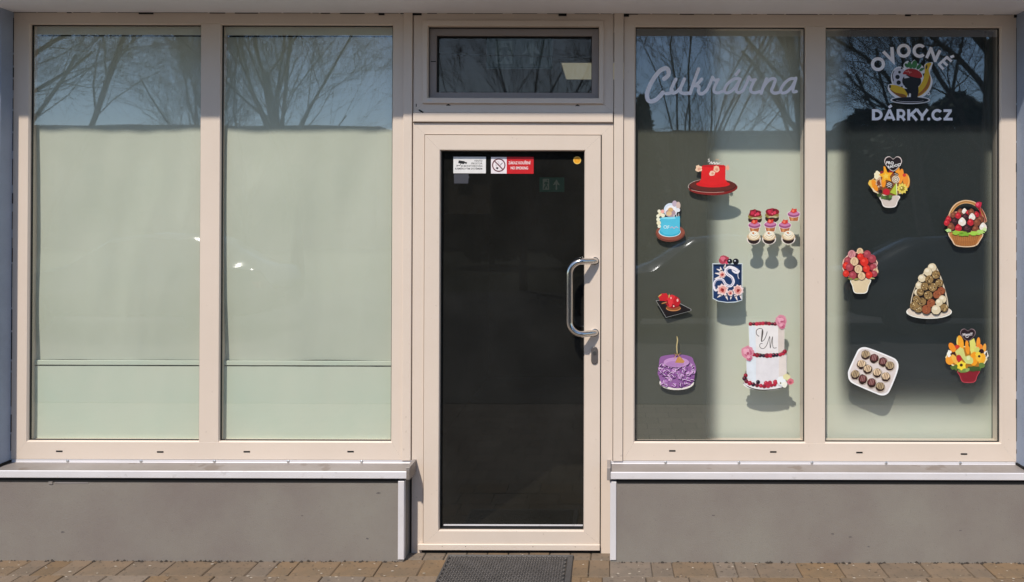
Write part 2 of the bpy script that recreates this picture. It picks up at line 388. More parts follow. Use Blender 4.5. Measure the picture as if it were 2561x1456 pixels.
kp = MB(); kp.box(X(1050), X(1502), -0.020, -0.004, Z(1371), Z(1356.5), 0.002); kp.build('kick_strip', M['upvc'], dr)
for px in (1110, 1168, 1335, 1440):
    d_ = MB(); d_.box(X(px), X(px + 1.5), -0.0208, -0.0199, Z(1362), Z(1360.6)); d_.build('rivet', M['black'], dr)
# pull handle
hp = []
def cr(pts, n=6):
    P = [Vector(p) for p in pts]; out = []
    for i in range(len(P) - 1):
        a = P[max(i - 1, 0)]; b = P[i]; c_ = P[i + 1]; d_ = P[min(i + 2, len(P) - 1)]
        for k in range(n):
            t = k / n; out.append(0.5 * ((2 * b) + (c_ - a) * t + (2 * a - 5 * b + 4 * c_ - d_) * t * t + (3 * b - a - 3 * c_ + d_) * t ** 3))
    out.append(P[-1]); return out
def arc(cx, cz, r, a0, a1, n=8): return [(cx + r * cos(radians(a0 + (a1 - a0) * k / n)), cz + r * sin(radians(a0 + (a1 - a0) * k / n))) for k in range(n + 1)]
hx, zt, zb = W(1424, 654, 40).x, W(1424, 654, 40).z, W(1424, 836, 40).z
mx = W(1486, 654, 8).x
r_ = 0.062
prof = [(mx, zt)] + arc(hx + r_, zt - r_, r_, 90, 180) + arc(hx + r_, zb + r_, r_, 180, 270) + [(mx, zb)]
pts = []
for (xx, zz) in prof:
    t = min(1, max(0, (mx - xx) / 0.05)); pts.append((xx, -0.03 - 0.05 * (t * t * (3 - 2 * t)), zz))
pts = [(mx + 0.004, -0.013, zt)] + pts + [(mx + 0.004, -0.013, zb)]
hm = MB(); hm.tube(cr(pts[:3], 5) [:-1] + pts[2:-3] + cr(pts[-3:], 5), 0.0155, 20); h_o = hm.build('handle', M['steel'], dr, smooth=True)
for zz in (zt, zb):
    rs = MB(); rs.tube([(mx + .004, -0.0135, zz), (mx + .004, -0.020, zz)], 0.019, 24); rs.build('handle_rosette', M['steel'], dr)
lk = MB(); lx, lz = W(1487, 888, 7).x, W(1487, 888, 7).z
pts = [(lx + 0.0165 * cos(a), lz + 0.026 * (1 if sin(a) >= 0 else -1) + 0.017 * sin(a)) for a in [2 * pi * k / 28 + 0.001 for k in range(28)]]
vs = [(a, -0.0135, b) for a, b in pts] + [(a, -0.020, b) for a, b in pts] + [(lx + (a - lx) * .9, -0.022, lz + (b - lz) * .94) for a, b in pts]
fs = [(i, (i + 1) % 28, 28 + (i + 1) % 28, 28 + i) for i in range(28)] + [(28 + i, 28 + (i + 1) % 28, 56 + (i + 1) % 28, 56 + i) for i in range(28)] + [tuple(range(56, 84))]
lk.add(vs, fs); lko = lk.build('lock_plate', M['lock'], dr)
lc = MB(); lc.tube([(lx, -0.022, lz + 0.013), (lx, -0.0245, lz + 0.013)], 0.0095, 18); lc.build('lock_cylinder', M['steel'], dr)
lc = MB(); lc.box(lx - .006, lx + .006, -0.0252, -0.0244, lz + 0.012, lz + 0.0142); lc.build('keyhole', M['black'], dr)

# plinths, corner strips, sills ------------------------------------
PL = 52 * S
def plinth(xa, xb):
    n = 60; mb = MB(); z1 = Z(1186) + 0.0
    vs, fs = [], []
    for i in range(n + 1):
        x = xa + (xb - xa) * i / n
        for z in (-0.03, z1): vs.append((x, -PL, z))
    for i in range(n): fs.append((2 * i, 2 * i + 2, 2 * i + 3, 2 * i + 1))
    mb.add(vs, fs); mb.box(xa, xb, -PL + 0.0005, 0.3, -0.03, z1 - 0.0005)
    return mb.build('plinth', M['plinth'], bld)
xl = W(1012.5, 1300, 52).x; xr = W(1528.5, 1300, 52).x
pl1 = plinth(-9, xl - 0.0005); pl2 = plinth(xr + 0.0005, 9)
for pl, xx, sgn in ((pl1, xl, -1), (pl2, xr, 1)):
    s_ = MB(); a, b = sorted((xx + 0.0025 * -sgn, xx + sgn * 0.027))
    s_.box(a, b, -PL - 0.006, -PL + 0.02, Z(1374), Z(1184.5), 0.0015); s_.build('corner_strip', M['alu'], pl)
SD = 60 * S
ZT = Z(1158); ZF = Z(1158.8)
def sill(xa, xb, caps, screws):
    mb = MB()
    # top sheet with slight fall, fascia, drip
    y0, y1 = -0.002, -SD
    n = 40; vs = []
    prof = [(0.0, Z(1151.3)), (-0.0022, Z(1151.3)), (-0.0022, ZT + .002), (-0.004, ZT), (y1 + 0.003, ZF - 0.001), (y1, ZF - 0.004), (y1, ZF - 0.034), (y1 + 0.003, ZF - 0.037), (y1 + 0.012, ZF - 0.037), (y1 + 0.012, ZF - .034), (y1 + 0.003, ZF - .034)]
    for i in range(n + 1):
        x = xa + (xb - xa) * i / n
        for (yy, zz) in prof: vs.append((x, yy, zz))
    k = len(prof); fs = []; mi = []
    for i in range(n):
        for j in range(k - 1):
            fs.append((i * k + j, i * k + j + 1, (i + 1) * k + j + 1, (i + 1) * k + j)); mi.append(1 if j == 3 else 0)
    for f, m_ in zip(fs, mi): pass
    mb.v = vs; mb.f = fs; mb.mi = mi
    so_ = mb.build('window_sill', [M['alu'], M['alu_top']], bld)
    for cx, sg in caps:
        cp = MB(); a, b = sorted((cx, cx + sg * 0.017))
        cp.box(a, b, y1 - 0.004, 0.0, ZF - 0.040, ZT + 0.019, 0.002); cp.build('end_cap', M['alu_top'], so_)
    for sx in screws:
        sc = MB(); x = X(sx); zc = Z(1154.4)
        sc.tube([(x, -0.002, zc), (x, -0.0045, zc), (x, -0.0062, zc)], [0.0072, 0.0072, 0.004], 14); sc.build('screw', M['screw'], so_, smooth=False)
    return so_
xs1 = W(1018.5, 1185, 60).x; xs2 = W(1528, 1185, 60).x
sill(-3.06, xs1, [(xs1, 1)], [174, 357, 540, 724, 907])
sill(xs2, 2.10, [(xs2, -1)], [1665, 1848, 2030, 2215, 2400])
# black strips painted in for the shade under the sills
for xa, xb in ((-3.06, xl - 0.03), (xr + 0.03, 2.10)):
    q = MB(); q.box(xa, xb, -PL - 0.0035, -PL, Z(1188.0), Z(1172)); q.build('sill_shadow', M['black'], bld)
# wall above the plinth behind the sill ends: dark trim at the foot of each reveal
q = MB(); q.box(X(FL) - 0.02, X(FL) + 0.007, -PD - 0.003, -0.003, ZT + 0.001, ZT + 0.012); q.build('reveal_trim', M['black'], bld)
q = MB(); q.box(X(FR) - 0.007, X(FR) + 0.02, -PD - 0.003, -0.003, ZT + 0.001, ZT + 0.012); q.build('reveal_trim', M['black'], bld)
# bracket stub and shallow scratches on the left plinth
q = MB(); q.box(W(126, 1205, 53).x, W(136, 1205, 53).x, -PL - .004, -PL, W(0, 1213, 53).z, W(0, 1206, 53).z); q.box(W(140, 1205, 53).x, W(224, 1205, 53).x, -PL - .0015, -PL, W(0, 1211.5, 53).z, W(0, 1207.5, 53).z)
q.build('conduit_stub', M['alu_top'], pl1)

# crumbs of dirt along the foot of the plinths
random.seed(11); dm = MB()
for k in range(420):
    x = random.uniform(-3.0, 2.2)
    if xl < x < xr: continue
    r1 = random.choice([0.001, 0.002, 0.003, 0.0055])
    y = -PL - random.uniform(0.0, 0.012); z = random.uniform(0, 0.003)
    pts = [(x + r1 * random.uniform(.7, 2.6) * cos(a), y + r1 * sin(a), z) for a in (0, 1.3, 2.6, 3.9, 5.2)]
    dm.add(pts + [(x, y, z + r1 * 1.3)], [(i, (i + 1) % 5, 5) for i in range(5)])
tag(dm.build('grit', mat('dark_grit', (0.05, 0.04, 0.032), 1.0)), 'dark crumbs of grit lying along the foot of the grey plinths', 'grit', kind='stuff')

random.seed(31); dm = MB()
for k in range(260):
    x = random.uniform(-3.0, 2.2); y = random.uniform(-0.34, -0.02) if xl < x < xr else random.uniform(-0.36, -PL - .004)
    if -0.83 < x < -0.15 and y < -0.03: continue
    r1 = random.uniform(0.0015, 0.0055); z = 0.0015
    pts = [(x + r1 * random.uniform(.7, 2.2) * cos(a), y + r1 * sin(a), z) for a in (0, 1.3, 2.6, 3.9, 5.2)]
    dm.add(pts + [(x, y, z + r1 * .4)], [(i, (i + 1) % 5, 5) for i in range(5)], random.choice([0, 0, 1]))
tag(dm.build('crumbs', [mat('pale_mortar_crumb', (0.42, 0.36, 0.29), 0.95), M['joint']]), 'pale mortar crumbs scattered over the brown pavers', 'crumbs', kind='stuff')
random.seed(77)
for k in range(9):          # chips and scuffs in the plinth render
    pl = pl1 if k % 2 else pl2; x = random.uniform(-2.9, xl - .1) if k % 2 else random.uniform(xr + .1, 2.1); z = random.uniform(0.06, 0.36); r1 = random.uniform(0.003, 0.010)
    q = MB(); pts = [(x + r1 * random.uniform(.6, 2.0) * cos(a), -PL - 0.0006, z + r1 * random.uniform(.3, .7) * sin(a)) for a in (5.2, 3.9, 2.6, 1.3, 0)]
    q.add(pts, [(0, 1, 2, 3, 4)]); q.build('scuff', M['plinth_scuff'] if 'plinth_scuff' in M else M.setdefault('plinth_scuff', mat('scuffed_render', (0.12, 0.105, 0.10), 0.95)), pl)

# ------------------------------------------------------------------ room behind the door
r = MB()
def quad(mb, a, b, c_, d_): mb.add([a, b, c_, d_], [(0, 1, 2, 3)])
rx0, rx1, ry0, ry1, rz1 = -1.3, 0.7, 0.13, 4.2, 2.75
quad(r, (rx0, ry0, 0), (rx0, ry1, 0), (rx0, ry1, rz1), (rx0, ry0, rz1)); quad(r, (rx1, ry0, 0), (rx1, ry1, 0), (rx1, ry1, rz1), (rx1, ry0, rz1))
quad(r, (rx0, ry1, 0), (rx1, ry1, 0), (rx1, ry1, rz1), (rx0, ry1, rz1)); quad(r, (rx0, ry0, rz1), (rx1, ry0, rz1), (rx1, ry1, rz1), (rx0, ry1, rz1))
r.build('interior_wall', M['room'], bld)
r = MB(); quad(r, (rx0, 0.07, 0.002), (rx1, 0.07, 0.002), (rx1, ry1, 0.002), (rx0, ry1, 0.002)); r.build('interior_floor', M['floor'], bld)
def emis(name, col, st):
    m = bpy.data.materials.new(name); m.use_nodes = True; b = m.node_tree.nodes['Principled BSDF']
    b.inputs['Base Color'].default_value = (*col, 1); b.inputs['Emission Color'].default_value = (*col, 1); b.inputs['Emission Strength'].default_value = st; return m
cl = empty('ceiling_light', (0, 1.65, rz1), 'square pale yellow ceiling light panel seen through the transom window', 'ceiling light')
a = MB(); ring(a, (-0.36, 0.26, 0, 1), (-.34, .24, .02, .98), 0, .01)
a = MB(); a.box(-0.34, 0.26, 1.38, 1.92, rz1 - 0.012, rz1 - 0.006); a.build('diffuser', emis('light_diffuser', (0.80, 0.74, 0.50), 0.32), cl, org=(0, 1.65, rz1 - .01))
a = MB(); a.box(-0.35, 0.27, 1.37, 1.93, rz1 - 0.0055, rz1 - 0.001); a.build('frame', M['alu'], cl, org=(0, 1.65, rz1 - .003))

ps = MB(); ps.box(X(1098), X(1222), 0.060, 0.062, Z(536), Z(372)); tag(ps.build('dark_poster', mat('dark_poster_back', (0.012, 0.009, 0.009), 0.9)), 'dark sheet stuck inside the upper left corner of the door glass', 'poster')
# ------------------------------------------------------------------ flat print tools (stickers and lettering)
_mc = {}
def pm_(h, rough=0.45):
    k = (h, rough)
    if k not in _mc:
        c_ = [min(0.86, v / 0.93) for v in lin(h)]
        _mc[k] = mat('print_' + h.strip('#'), c_, rough, var=0.06, vscale=25)
    return _mc[k]
class Crop:
    def __init__(s, ox, oy, k, y): s.ox, s.oy, s.k, s.y = ox, oy, k, y
    def __call__(s, u, v, lay=0):
        px = (s.ox + u / s.k) * 2560 / 2947; py = (s.oy + v / s.k) * 2560 / 2947
        d = -s.y / S + min(lay, 230) * 0.018
        return W(px, py, d)
def smooth(pts, n=6, closed=False):
    P = [Vector((a, b)) for a, b in pts]; out = []; m = len(P)
    rng = range(m) if closed else range(m - 1)
    for i in rng:
        if closed: a, b, c_, d_ = P[i - 1], P[i], P[(i + 1) % m], P[(i + 2) % m]
        else: a, b, c_, d_ = P[max(i - 1, 0)], P[i], P[i + 1], P[min(i + 2, m - 1)]
        for k in range(n):
            t = k / n; out.append(0.5 * ((2 * b) + (c_ - a) * t + (2 * a - 5 * b + 4 * c_ - d_) * t * t + (3 * b - a - 3 * c_ + d_) * t ** 3))
    if not closed: out.append(P[-1])
    return [(p.x, p.y) for p in out]
# shapes return lists of (vertices2d, faces)
def El(cx, cy, rx, ry=None, rot=0, n=26):
    ry = rx if ry is None else ry; a = radians(rot)
    pts = [(cx + rx * cos(t) * cos(a) - ry * sin(t) * sin(a), cy + rx * cos(t) * sin(a) + ry * sin(t) * cos(a)) for t in [2 * pi * k / n for k in range(n)]]
    return [(pts, [tuple(range(n))])]
def Po(pts, sm=False):
    if sm: pts = smooth(pts, 5, True)
    return [(list(pts), [tuple(range(len(pts)))])]
def Bl(cx, cy, r, seed=0, amp=0.2, n=16, ry=None, lobes=None):
    rr = random.Random(seed); ry = ry or r; pts = []
    for k in range(n):
        t = 2 * pi * k / n; q = 1 + (amp * (1 if k % 2 else -1) * 0.8 if lobes else rr.uniform(-amp, amp))
        pts.append((cx + r * q * cos(t), cy + ry * q * sin(t)))
    return [(pts, [tuple(range(n))])]
def St(pts, w, sm=True, cap='round', n=6):
    if sm and len(pts) > 2: pts = smooth(pts, n)
    P = [Vector(p) for p in pts]; m = len(P); L_, R_ = [], []
    ws = w if isinstance(w, (list, tuple)) else None
    for i in range(m):
        t = (P[min(i + 1, m - 1)] - P[max(i - 1, 0)])
        t = t.normalized() if t.length > 0 else Vector((1, 0)); nn = Vector((-t.y, t.x))
        ww = w if ws is None else ws[0] + (ws[1] - ws[0]) * i / max(1, m - 1)
        if 0 < i < m - 1 and not sm:
            a = (P[i] - P[i - 1]).normalized(); b = (P[i + 1] - P[i]).normalized(); cs = max(0.35, (nn.dot(Vector((-a.y, a.x))))); ww = ww / cs
        L_.append(P[i] + nn * ww / 2); R_.append(P[i] - nn * ww / 2)
    vs = [(p.x, p.y) for p in L_ + R_]
    out = [(vs, [(i, i + 1, m + i + 1, m + i) for i in range(m - 1)])]
    if cap == 'round':
        w0 = w if ws is None else ws[0]; w1 = w if ws is None else ws[1]
        out += El(P[0].x, P[0].y, w0 / 2, n=12) + El(P[-1].x, P[-1].y, w1 / 2, n=12)
    return out
def Rg(cx, cy, r, w, ry=None, a0=0, a1=360, n=36):
    ry = ry or r; vs = []; full = abs(a1 - a0) >= 360
    for k in range(n + 1):
        t = radians(a0 + (a1 - a0) * k / n)
        vs += [(cx + (r + w / 2) * cos(t), cy + (ry + w / 2) * sin(t)), (cx + (r - w / 2) * cos(t), cy + (ry - w / 2) * sin(t))]
    return [(vs, [(2 * k, 2 * k + 1, 2 * k + 3, 2 * k + 2) for k in range(n)])]
_fc = {}
def Tx(body, cx, cy, size, rot=0, bold=0.0, sx=1.0, align='CENTER'):
    cu = bpy.data.curves.new('t', 'FONT'); cu.body = body; cu.size = 1; cu.align_x = align; cu.align_y = 'CENTER'; cu.offset = bold; cu.resolution_u = 3
    ob = bpy.data.objects.new('t', cu); COL.objects.link(ob)
    dg = bpy.context.evaluated_depsgraph_get(); me = bpy.data.meshes.new_from_object(ob.evaluated_get(dg))
    a = radians(rot)
    vs = []
    for v in me.vertices:
        x_, y_ = v.co.x * size * sx, -v.co.y * size
        vs.append((cx + x_ * cos(a) - y_ * sin(a), cy + x_ * sin(a) + y_ * cos(a)))
    fs = [tuple(p.vertices) for p in me.polygons]
    bpy.data.objects.remove(ob); bpy.data.curves.remove(cu); bpy.data.meshes.remove(me)
    return [(vs, fs)]
def print_part(name, crop, shapes, parent, lay0=0, rough=0.45):
    """shapes: list of (colour, geometry); later ones lie on top"""
    cols = []; mb = MB(); lay = lay0
    for col, geo in shapes:
        if col not in cols: cols.append(col)
        for vs, fs in geo:
            mb.add([crop(u, v, lay) for u, v in vs], fs, cols.index(col))
        lay += 1
    ob = mb.build(name, [pm_(c_, rough) for c_ in cols], parent, org=wloc(parent) if parent else mb.v[0])
    return ob, lay
def sticker(name, label, cat, crop, cen, parts, group=None):
    root = empty(name, crop(*cen), label, cat, group); lay = 0
    for pn, shapes in parts:
        _, lay = print_part(pn, crop, shapes, root, lay)
    return root

GS = GY - 0.0006     # stuck on the outer face of the glass
H = Crop(1740, 0, 2288 / 660, GS); G = Crop(2300, 0, 2243 / 647, GS)
A = Crop(1820, 400, 2320 / 510, GS); B = Crop(1820, 700, 2561 / 510, GS); C = Crop(1820, 880, 2561 / 510, GS)
DD = Crop(2380, 400, 2366 / 520, GS); E_ = Crop(2380, 680, 2561 / 520, GS); F = Crop(2380, 920, 2561 / 520, GS)
I = Crop(1200, 360, 2561 / 540, 0.0188)
WH = '#d9d4dc'; M['white_vinyl'] = mat('white_vinyl', (0.96, 0.93, 0.97), 0.5)
# --- script lettering
letters = [
 ('letter', 'C', [[(590, 785), (628, 755), (636, 712), (618, 682), (585, 684), (538, 715), (482, 790), (440, 872), (420, 945), (432, 998), (468, 1010), (516, 990), (556, 950), (578, 922)]], 42),
 ('letter', 'u', [[(610, 932), (650, 926), (672, 900)], [(708, 788), (668, 872), (664, 914), (692, 926), (730, 902), (762, 858), (794, 785)], [(794, 785), (758, 868), (756, 916), (792, 930), (838, 926)]], 33),
 ('letter', 'k', [[(936, 684), (898, 790), (852, 930)], [(966, 786), (936, 822), (894, 852)], [(900, 852), (938, 862), (934, 905), (950, 932), (984, 926), (1022, 890)]], 33),
 ('letter', 'r', [[(1022, 890), (1050, 830), (1074, 766)], [(1074, 768), (1096, 796), (1134, 790)], [(1128, 796), (1092, 870), (1092, 912), (1130, 924), (1172, 908)]], 30),
 ('letter', 'a', [[(1350, 784), (1296, 782), (1232, 826), (1194, 886), (1206, 920), (1246, 916), (1300, 868), (1350, 790)], [(1350, 784), (1318, 866), (1314, 910), (1344, 920), (1376, 902)], [(1306, 742), (1340, 700)]], 30),
 ('letter', 'r', [[(1376, 902), (1410, 836), (1438, 762)], [(1438, 764), (1462, 794), (1502, 788)], [(1494, 796), (1458, 870), (1460, 910), (1500, 922), (1546, 908)]], 30),
 ('letter', 'n', [[(1614, 780), (1586, 850), (1560, 926)], [(1578, 872), (1620, 812), (1668, 780), (1700, 792), (1684, 846), (1664, 896), (1684, 922), (1722, 922), (1758, 908)]], 32),
 ('letter', 'a', [[(1904, 782), (1850, 782), (1790, 830), (1756, 892), (1772, 922), (1816, 912), (1866, 860), (1906, 788)], [(1908, 774), (1882, 866), (1880, 910), (1912, 908)]], 30)]
root = empty('window_lettering', H(1160, 840), 'white script lettering reading Cukrárna on the window right of the door', 'lettering')
for n_, ch, strokes, wdt in letters:
    ge = []
    for s_ in strokes: ge += St(s_, wdt)
    mb = MB()
    for vs, fs in ge: mb.add([H(u, v, 0) for u, v in vs], fs)
    # strokes overlap: give each its own hair of depth
    mb = MB(); k = 0
    for s_ in strokes:
        for vs, fs in St(s_, wdt): mb.add([H(u, v, k * 0.2) for u, v in vs], fs); k += 1
    mb.build('letter', M['white_vinyl'], root, org=wloc(root))
# --- logo lettering
root = empty('logo_sticker', G(1110, 820), 'white lettering OVOCNÉ DÁRKY.CZ around a dipped strawberry and banana emblem', 'logo sticker')
def L_(strokes, wdt, cap='butt', extra=None):
    mb = MB(); k = 0
    for s_ in strokes:
        for vs, fs in St(s_, wdt, sm=False, cap=cap): mb.add([G(u, v, k * 0.2) for u, v in vs], fs); k += 1
    for e_ in (extra or []):
        for vs, fs in e_: mb.add([G(u, v, k * 0.2) for u, v in vs], fs); k += 1
    mb.build('letter', M['white_vinyl'], root, org=wloc(root))
L_([], 0, extra=[Rg(785, 632, 54, 32)])
L_([[(838, 506), (932, 600), (924, 462)]], 32)
L_([], 0, extra=[Rg(1042, 498, 54, 32)])
L_([], 0, extra=[Rg(1200, 498, 54, 32, a0=42, a1=318)])
L_([[(1270, 570), (1318, 462)], [(1312, 468), (1360, 606)], [(1352, 606), (1405, 492)]], 30)
L_([[(1388, 640), (1478, 556)], [(1468, 556), (1520, 604)], [(1432, 600), (1478, 644)], [(1392, 632), (1440, 682)], [(1508, 562), (1544, 548)]], 26)
L_([], 0, extra=[St([(740, 1082), (740, 1194)], 30, sm=False, cap='b'), Rg(766, 1138, 52, 28, ry=42, a0=-90, a1=90), St([(740, 1096), (768, 1096)], 28, sm=False, cap='b'), St([(740, 1180), (768, 1180)], 28, sm=False, cap='b')])
L_([[(852, 1194), (902, 1086)], [(900, 1086), (948, 1194)], [(872, 1166), (930, 1166)], [(892, 1066), (922, 1044)]], 26)
L_([[(985, 1082), (985, 1194)], [(985, 1156), (1015, 1156)], [(985, 1094), (1018, 1094)], [(1018, 1152), (1052, 1194)]], 27, extra=[Rg(1018, 1125, 27, 25, ry=31, a0=-90, a1=90)])
L_([[(1092, 1082), (1092, 1194)], [(1174, 1080), (1100, 1148)], [(1118, 1130), (1174, 1194)]], 28)
L_([[(1172, 1082), (1226, 1152)], [(1280, 1082), (1226, 1152)], [(1226, 1146), (1226, 1194)]], 28)
L_([], 0, extra=[El(1292, 1180, 16)])
L_([], 0, extra=[Rg(1378, 1138, 45, 28, a0=40, a1=320)])
L_([[(1440, 1095), (1522, 1095)], [(1512, 1098), (1456, 1178)], [(1440, 1180), (1530, 1180)]], 27)
OUT = '#e8e4e6'
emb = [
 (OUT, El(1000, 768, 86, 112)), (OUT, El(1108, 990, 200, 40)), (OUT, Po([(885, 850), (910, 830), (985, 835), (1080, 880), (1100, 960), (1060, 985), (950, 960), (890, 900)], True)),
 (OUT, Po([(1255, 630), (1330, 612), (1325, 650), (1305, 720), (1330, 800), (1300, 900), (1230, 960), (1120, 990), (1060, 960), (1180, 870), (1240, 770), (1250, 690)], True)),
 (OUT, Po([(1040, 640), (1060, 610), (1085, 600), (1110, 620), (1150, 588), (1180, 625), (1220, 640), (1240, 665), (1250, 720), (1180, 720), (1060, 690)], True)),
 (OUT, El(1128, 775, 115, 100)),
 ('#c7c4cf', El(1000, 768, 76, 100)), ('#111114', El(1000, 712, 14)), ('#111114', El(980, 760, 22)), ('#111114', El(992, 816, 22)), ('#111114', El(1022, 672, 10)), ('#111114', El(1024, 858, 9)),
 ('#111114', St([(945, 700), (930, 740), (940, 800)], 8)),
 ('#d9b127', Po([(898, 850), (925, 838), (985, 848), (1055, 880), (1080, 930), (1060, 970), (985, 950), (925, 905)], True)), ('#8a5412', Po([(905, 880), (960, 915), (1050, 935), (1065, 965), (1000, 958), (930, 912)], True)),
 ('#2a1a10', El(905, 855, 10, 18)),
 ('#d9b127', Po([(1262, 632), (1318, 622), (1292, 690), (1312, 780), (1290, 870), (1220, 940), (1130, 965), (1170, 890), (1230, 800), (1250, 720)], True)),
 ('#a8641a', Po([(1300, 745), (1308, 790), (1285, 868), (1215, 935), (1150, 955), (1230, 890), (1275, 820)], True)), ('#3a2412', El(1270, 660, 8, 22, 10)),
 ('#0d0b0d', El(1122, 800, 96, 76)), ('#a8231f', Po([(1032, 730), (1060, 690), (1110, 676), (1170, 686), (1215, 720), (1226, 760), (1190, 770), (1110, 752), (1070, 735)], True)),
 ('#c9c5cc', Po([(1042, 738), (1070, 745), (1100, 765), (1050, 775)], False)), ('#d98a80', St([(1060, 705), (1120, 712)], 6)), ('#d98a80', St([(1085, 690), (1105, 725)], 5)),
 ('#3f7a44', El(1150, 635, 26, 42, 8)), ('#3f7a44', El(1105, 642, 20, 36, -25)), ('#2f6a3a', El(1072, 645, 16, 26, -45)), ('#2f6a3a', El(1195, 655, 18, 34, 40)), ('#3f7a44', El(1220, 685, 14, 26, 60)),
 ('#0d0b0d', El(1108, 990, 184, 30)), ('#d9d4dc', Rg(1108, 992, 140, 4, ry=16, a0=20, a1=170)),
 ('#0d0b0d', Po([(1045, 875), (1095, 880), (1150, 860), (1185, 830), (1192, 900), (1180, 960), (1220, 985), (1110, 1005), (1115, 930), (1100, 900), (1090, 960), (1075, 920)])),
 (OUT, Rg(1290, 925, 12, 8)), (OUT, St([(1296, 860), (1292, 910)], 7))]
print_part('emblem', G, emb, root, 1)

# --- cakes on the third window
sticker('cake_sticker', 'sticker of a red cake with pale roses on a round brown board', 'sticker', A, (1060, 560), [
 ('cake_board', [('#b9a9a0', El(1052, 622, 326, 108)), ('#3c120e', El(1052, 620, 318, 100)), ('#7a1a14', Po([(735, 640), (790, 672), (900, 690), (1060, 700), (1210, 688), (1320, 655), (1370, 610), (1360, 660), (1250, 712), (1060, 734), (860, 715), (760, 680)], True)), ('#5a2117', El(1052, 604, 300, 84)), ('#c9a090', St([(770, 664), (900, 690), (1060, 698), (1200, 690)], 5))]),
 ('cake', [('#d01517', El(1055, 588, 222, 44)), ('#d41a1b', Po([(905, 355), (925, 342), (1060, 335), (1195, 338), (1218, 352), (1215, 520), (1240, 565), (1060, 604), (872, 565), (900, 520)])), ('#b90f14', El(1060, 352, 150, 16))]),
 ('flower', [('#e9c4a4', Bl(866, 384, 44, 1, .22)), ('#d59b80', Bl(872, 390, 20, 2, .2)), ('#e9b99a', Bl(1100, 392, 42, 3, .2)), ('#eec3ac', Bl(1046, 446, 38, 4, .22)), ('#d58f74', Bl(1104, 396, 18, 5, .2)), ('#d58f74', Bl(1048, 450, 16, 6, .2)), ('#e2a488', Bl(1244, 375, 28, 7, .3, ry=38))]),
 ('topper', [('#e8e2dc', Tx('S', 1000, 280, 62, 0, .01)), ('#e8e2dc', St([(1010, 322), (1035, 295), (1040, 325), (1070, 298), (1075, 328), (1105, 300), (1110, 325), (1148, 305)], 9)), ('#d9b08a', St([(1090, 272), (1100, 260), (1120, 272), (1130, 262)], 6))])])
sticker('cake_sticker', 'sticker of a light blue cake with beige topper on a brown board', 'sticker', A, (490, 1100), [
 ('cake_board', [('#5a2c22', El(497, 1235, 192, 108)), ('#8a4a38', El(497, 1222, 190, 102)), ('#6f3a2b', St([(310, 1240), (350, 1300), (430, 1332), (520, 1335), (610, 1310), (680, 1250)], 16))]),
 ('cake', [('#cfe4e6', El(488, 1215, 145, 68)), ('#37a9c4', El(490, 1210, 138, 66)), ('#4fb9d4', Po([(362, 1032), (420, 1022), (520, 1018), (622, 1010), (622, 1190), (600, 1230), (520, 1255), (420, 1248), (365, 1200)])), ('#7fd4e6', El(470, 1035, 100, 14)), ('#d9eef0', Tx('OF', 445, 1155, 62, 4)), ('#d9a7b4', St([(495, 1165), (520, 1148), (545, 1170), (570, 1148), (600, 1165)], 7))]),
 ('topper', [('#cdd9e6', El(500, 930, 90, 92)), ('#e9e6ea', El(505, 945, 74, 76)), ('#a78f96', El(500, 970, 66, 52)), ('#c9a36c', El(500, 925, 34, 28)), ('#d9b98c', El(480, 975, 36, 30)), ('#b7a6b4', El(552, 845, 32, 40)), ('#c9b2a8', El(600, 870, 28, 50)), ('#dfe2ea', El(595, 930, 30, 26)), ('#f0eeee', St([(545, 990), (545, 1030)], 8)), ('#f0eeee', St([(580, 985), (582, 1020)], 8)), ('#f0eeee', St([(606, 975), (608, 1010)], 7))]),
 ('pearl', [('#e9e2c8', El(350, 945, 22)), ('#e8a79a', El(395, 948, 24)), ('#e6d9b4', El(364, 985, 26)), ('#e9e2c8', El(400, 1000, 26)), ('#efe6cc', El(336, 1008, 22)), ('#efe6cc', El(338, 1052, 25)), ('#e6ddb8', El(345, 1098, 28)), ('#efe6cc', El(352, 1143, 22))])])
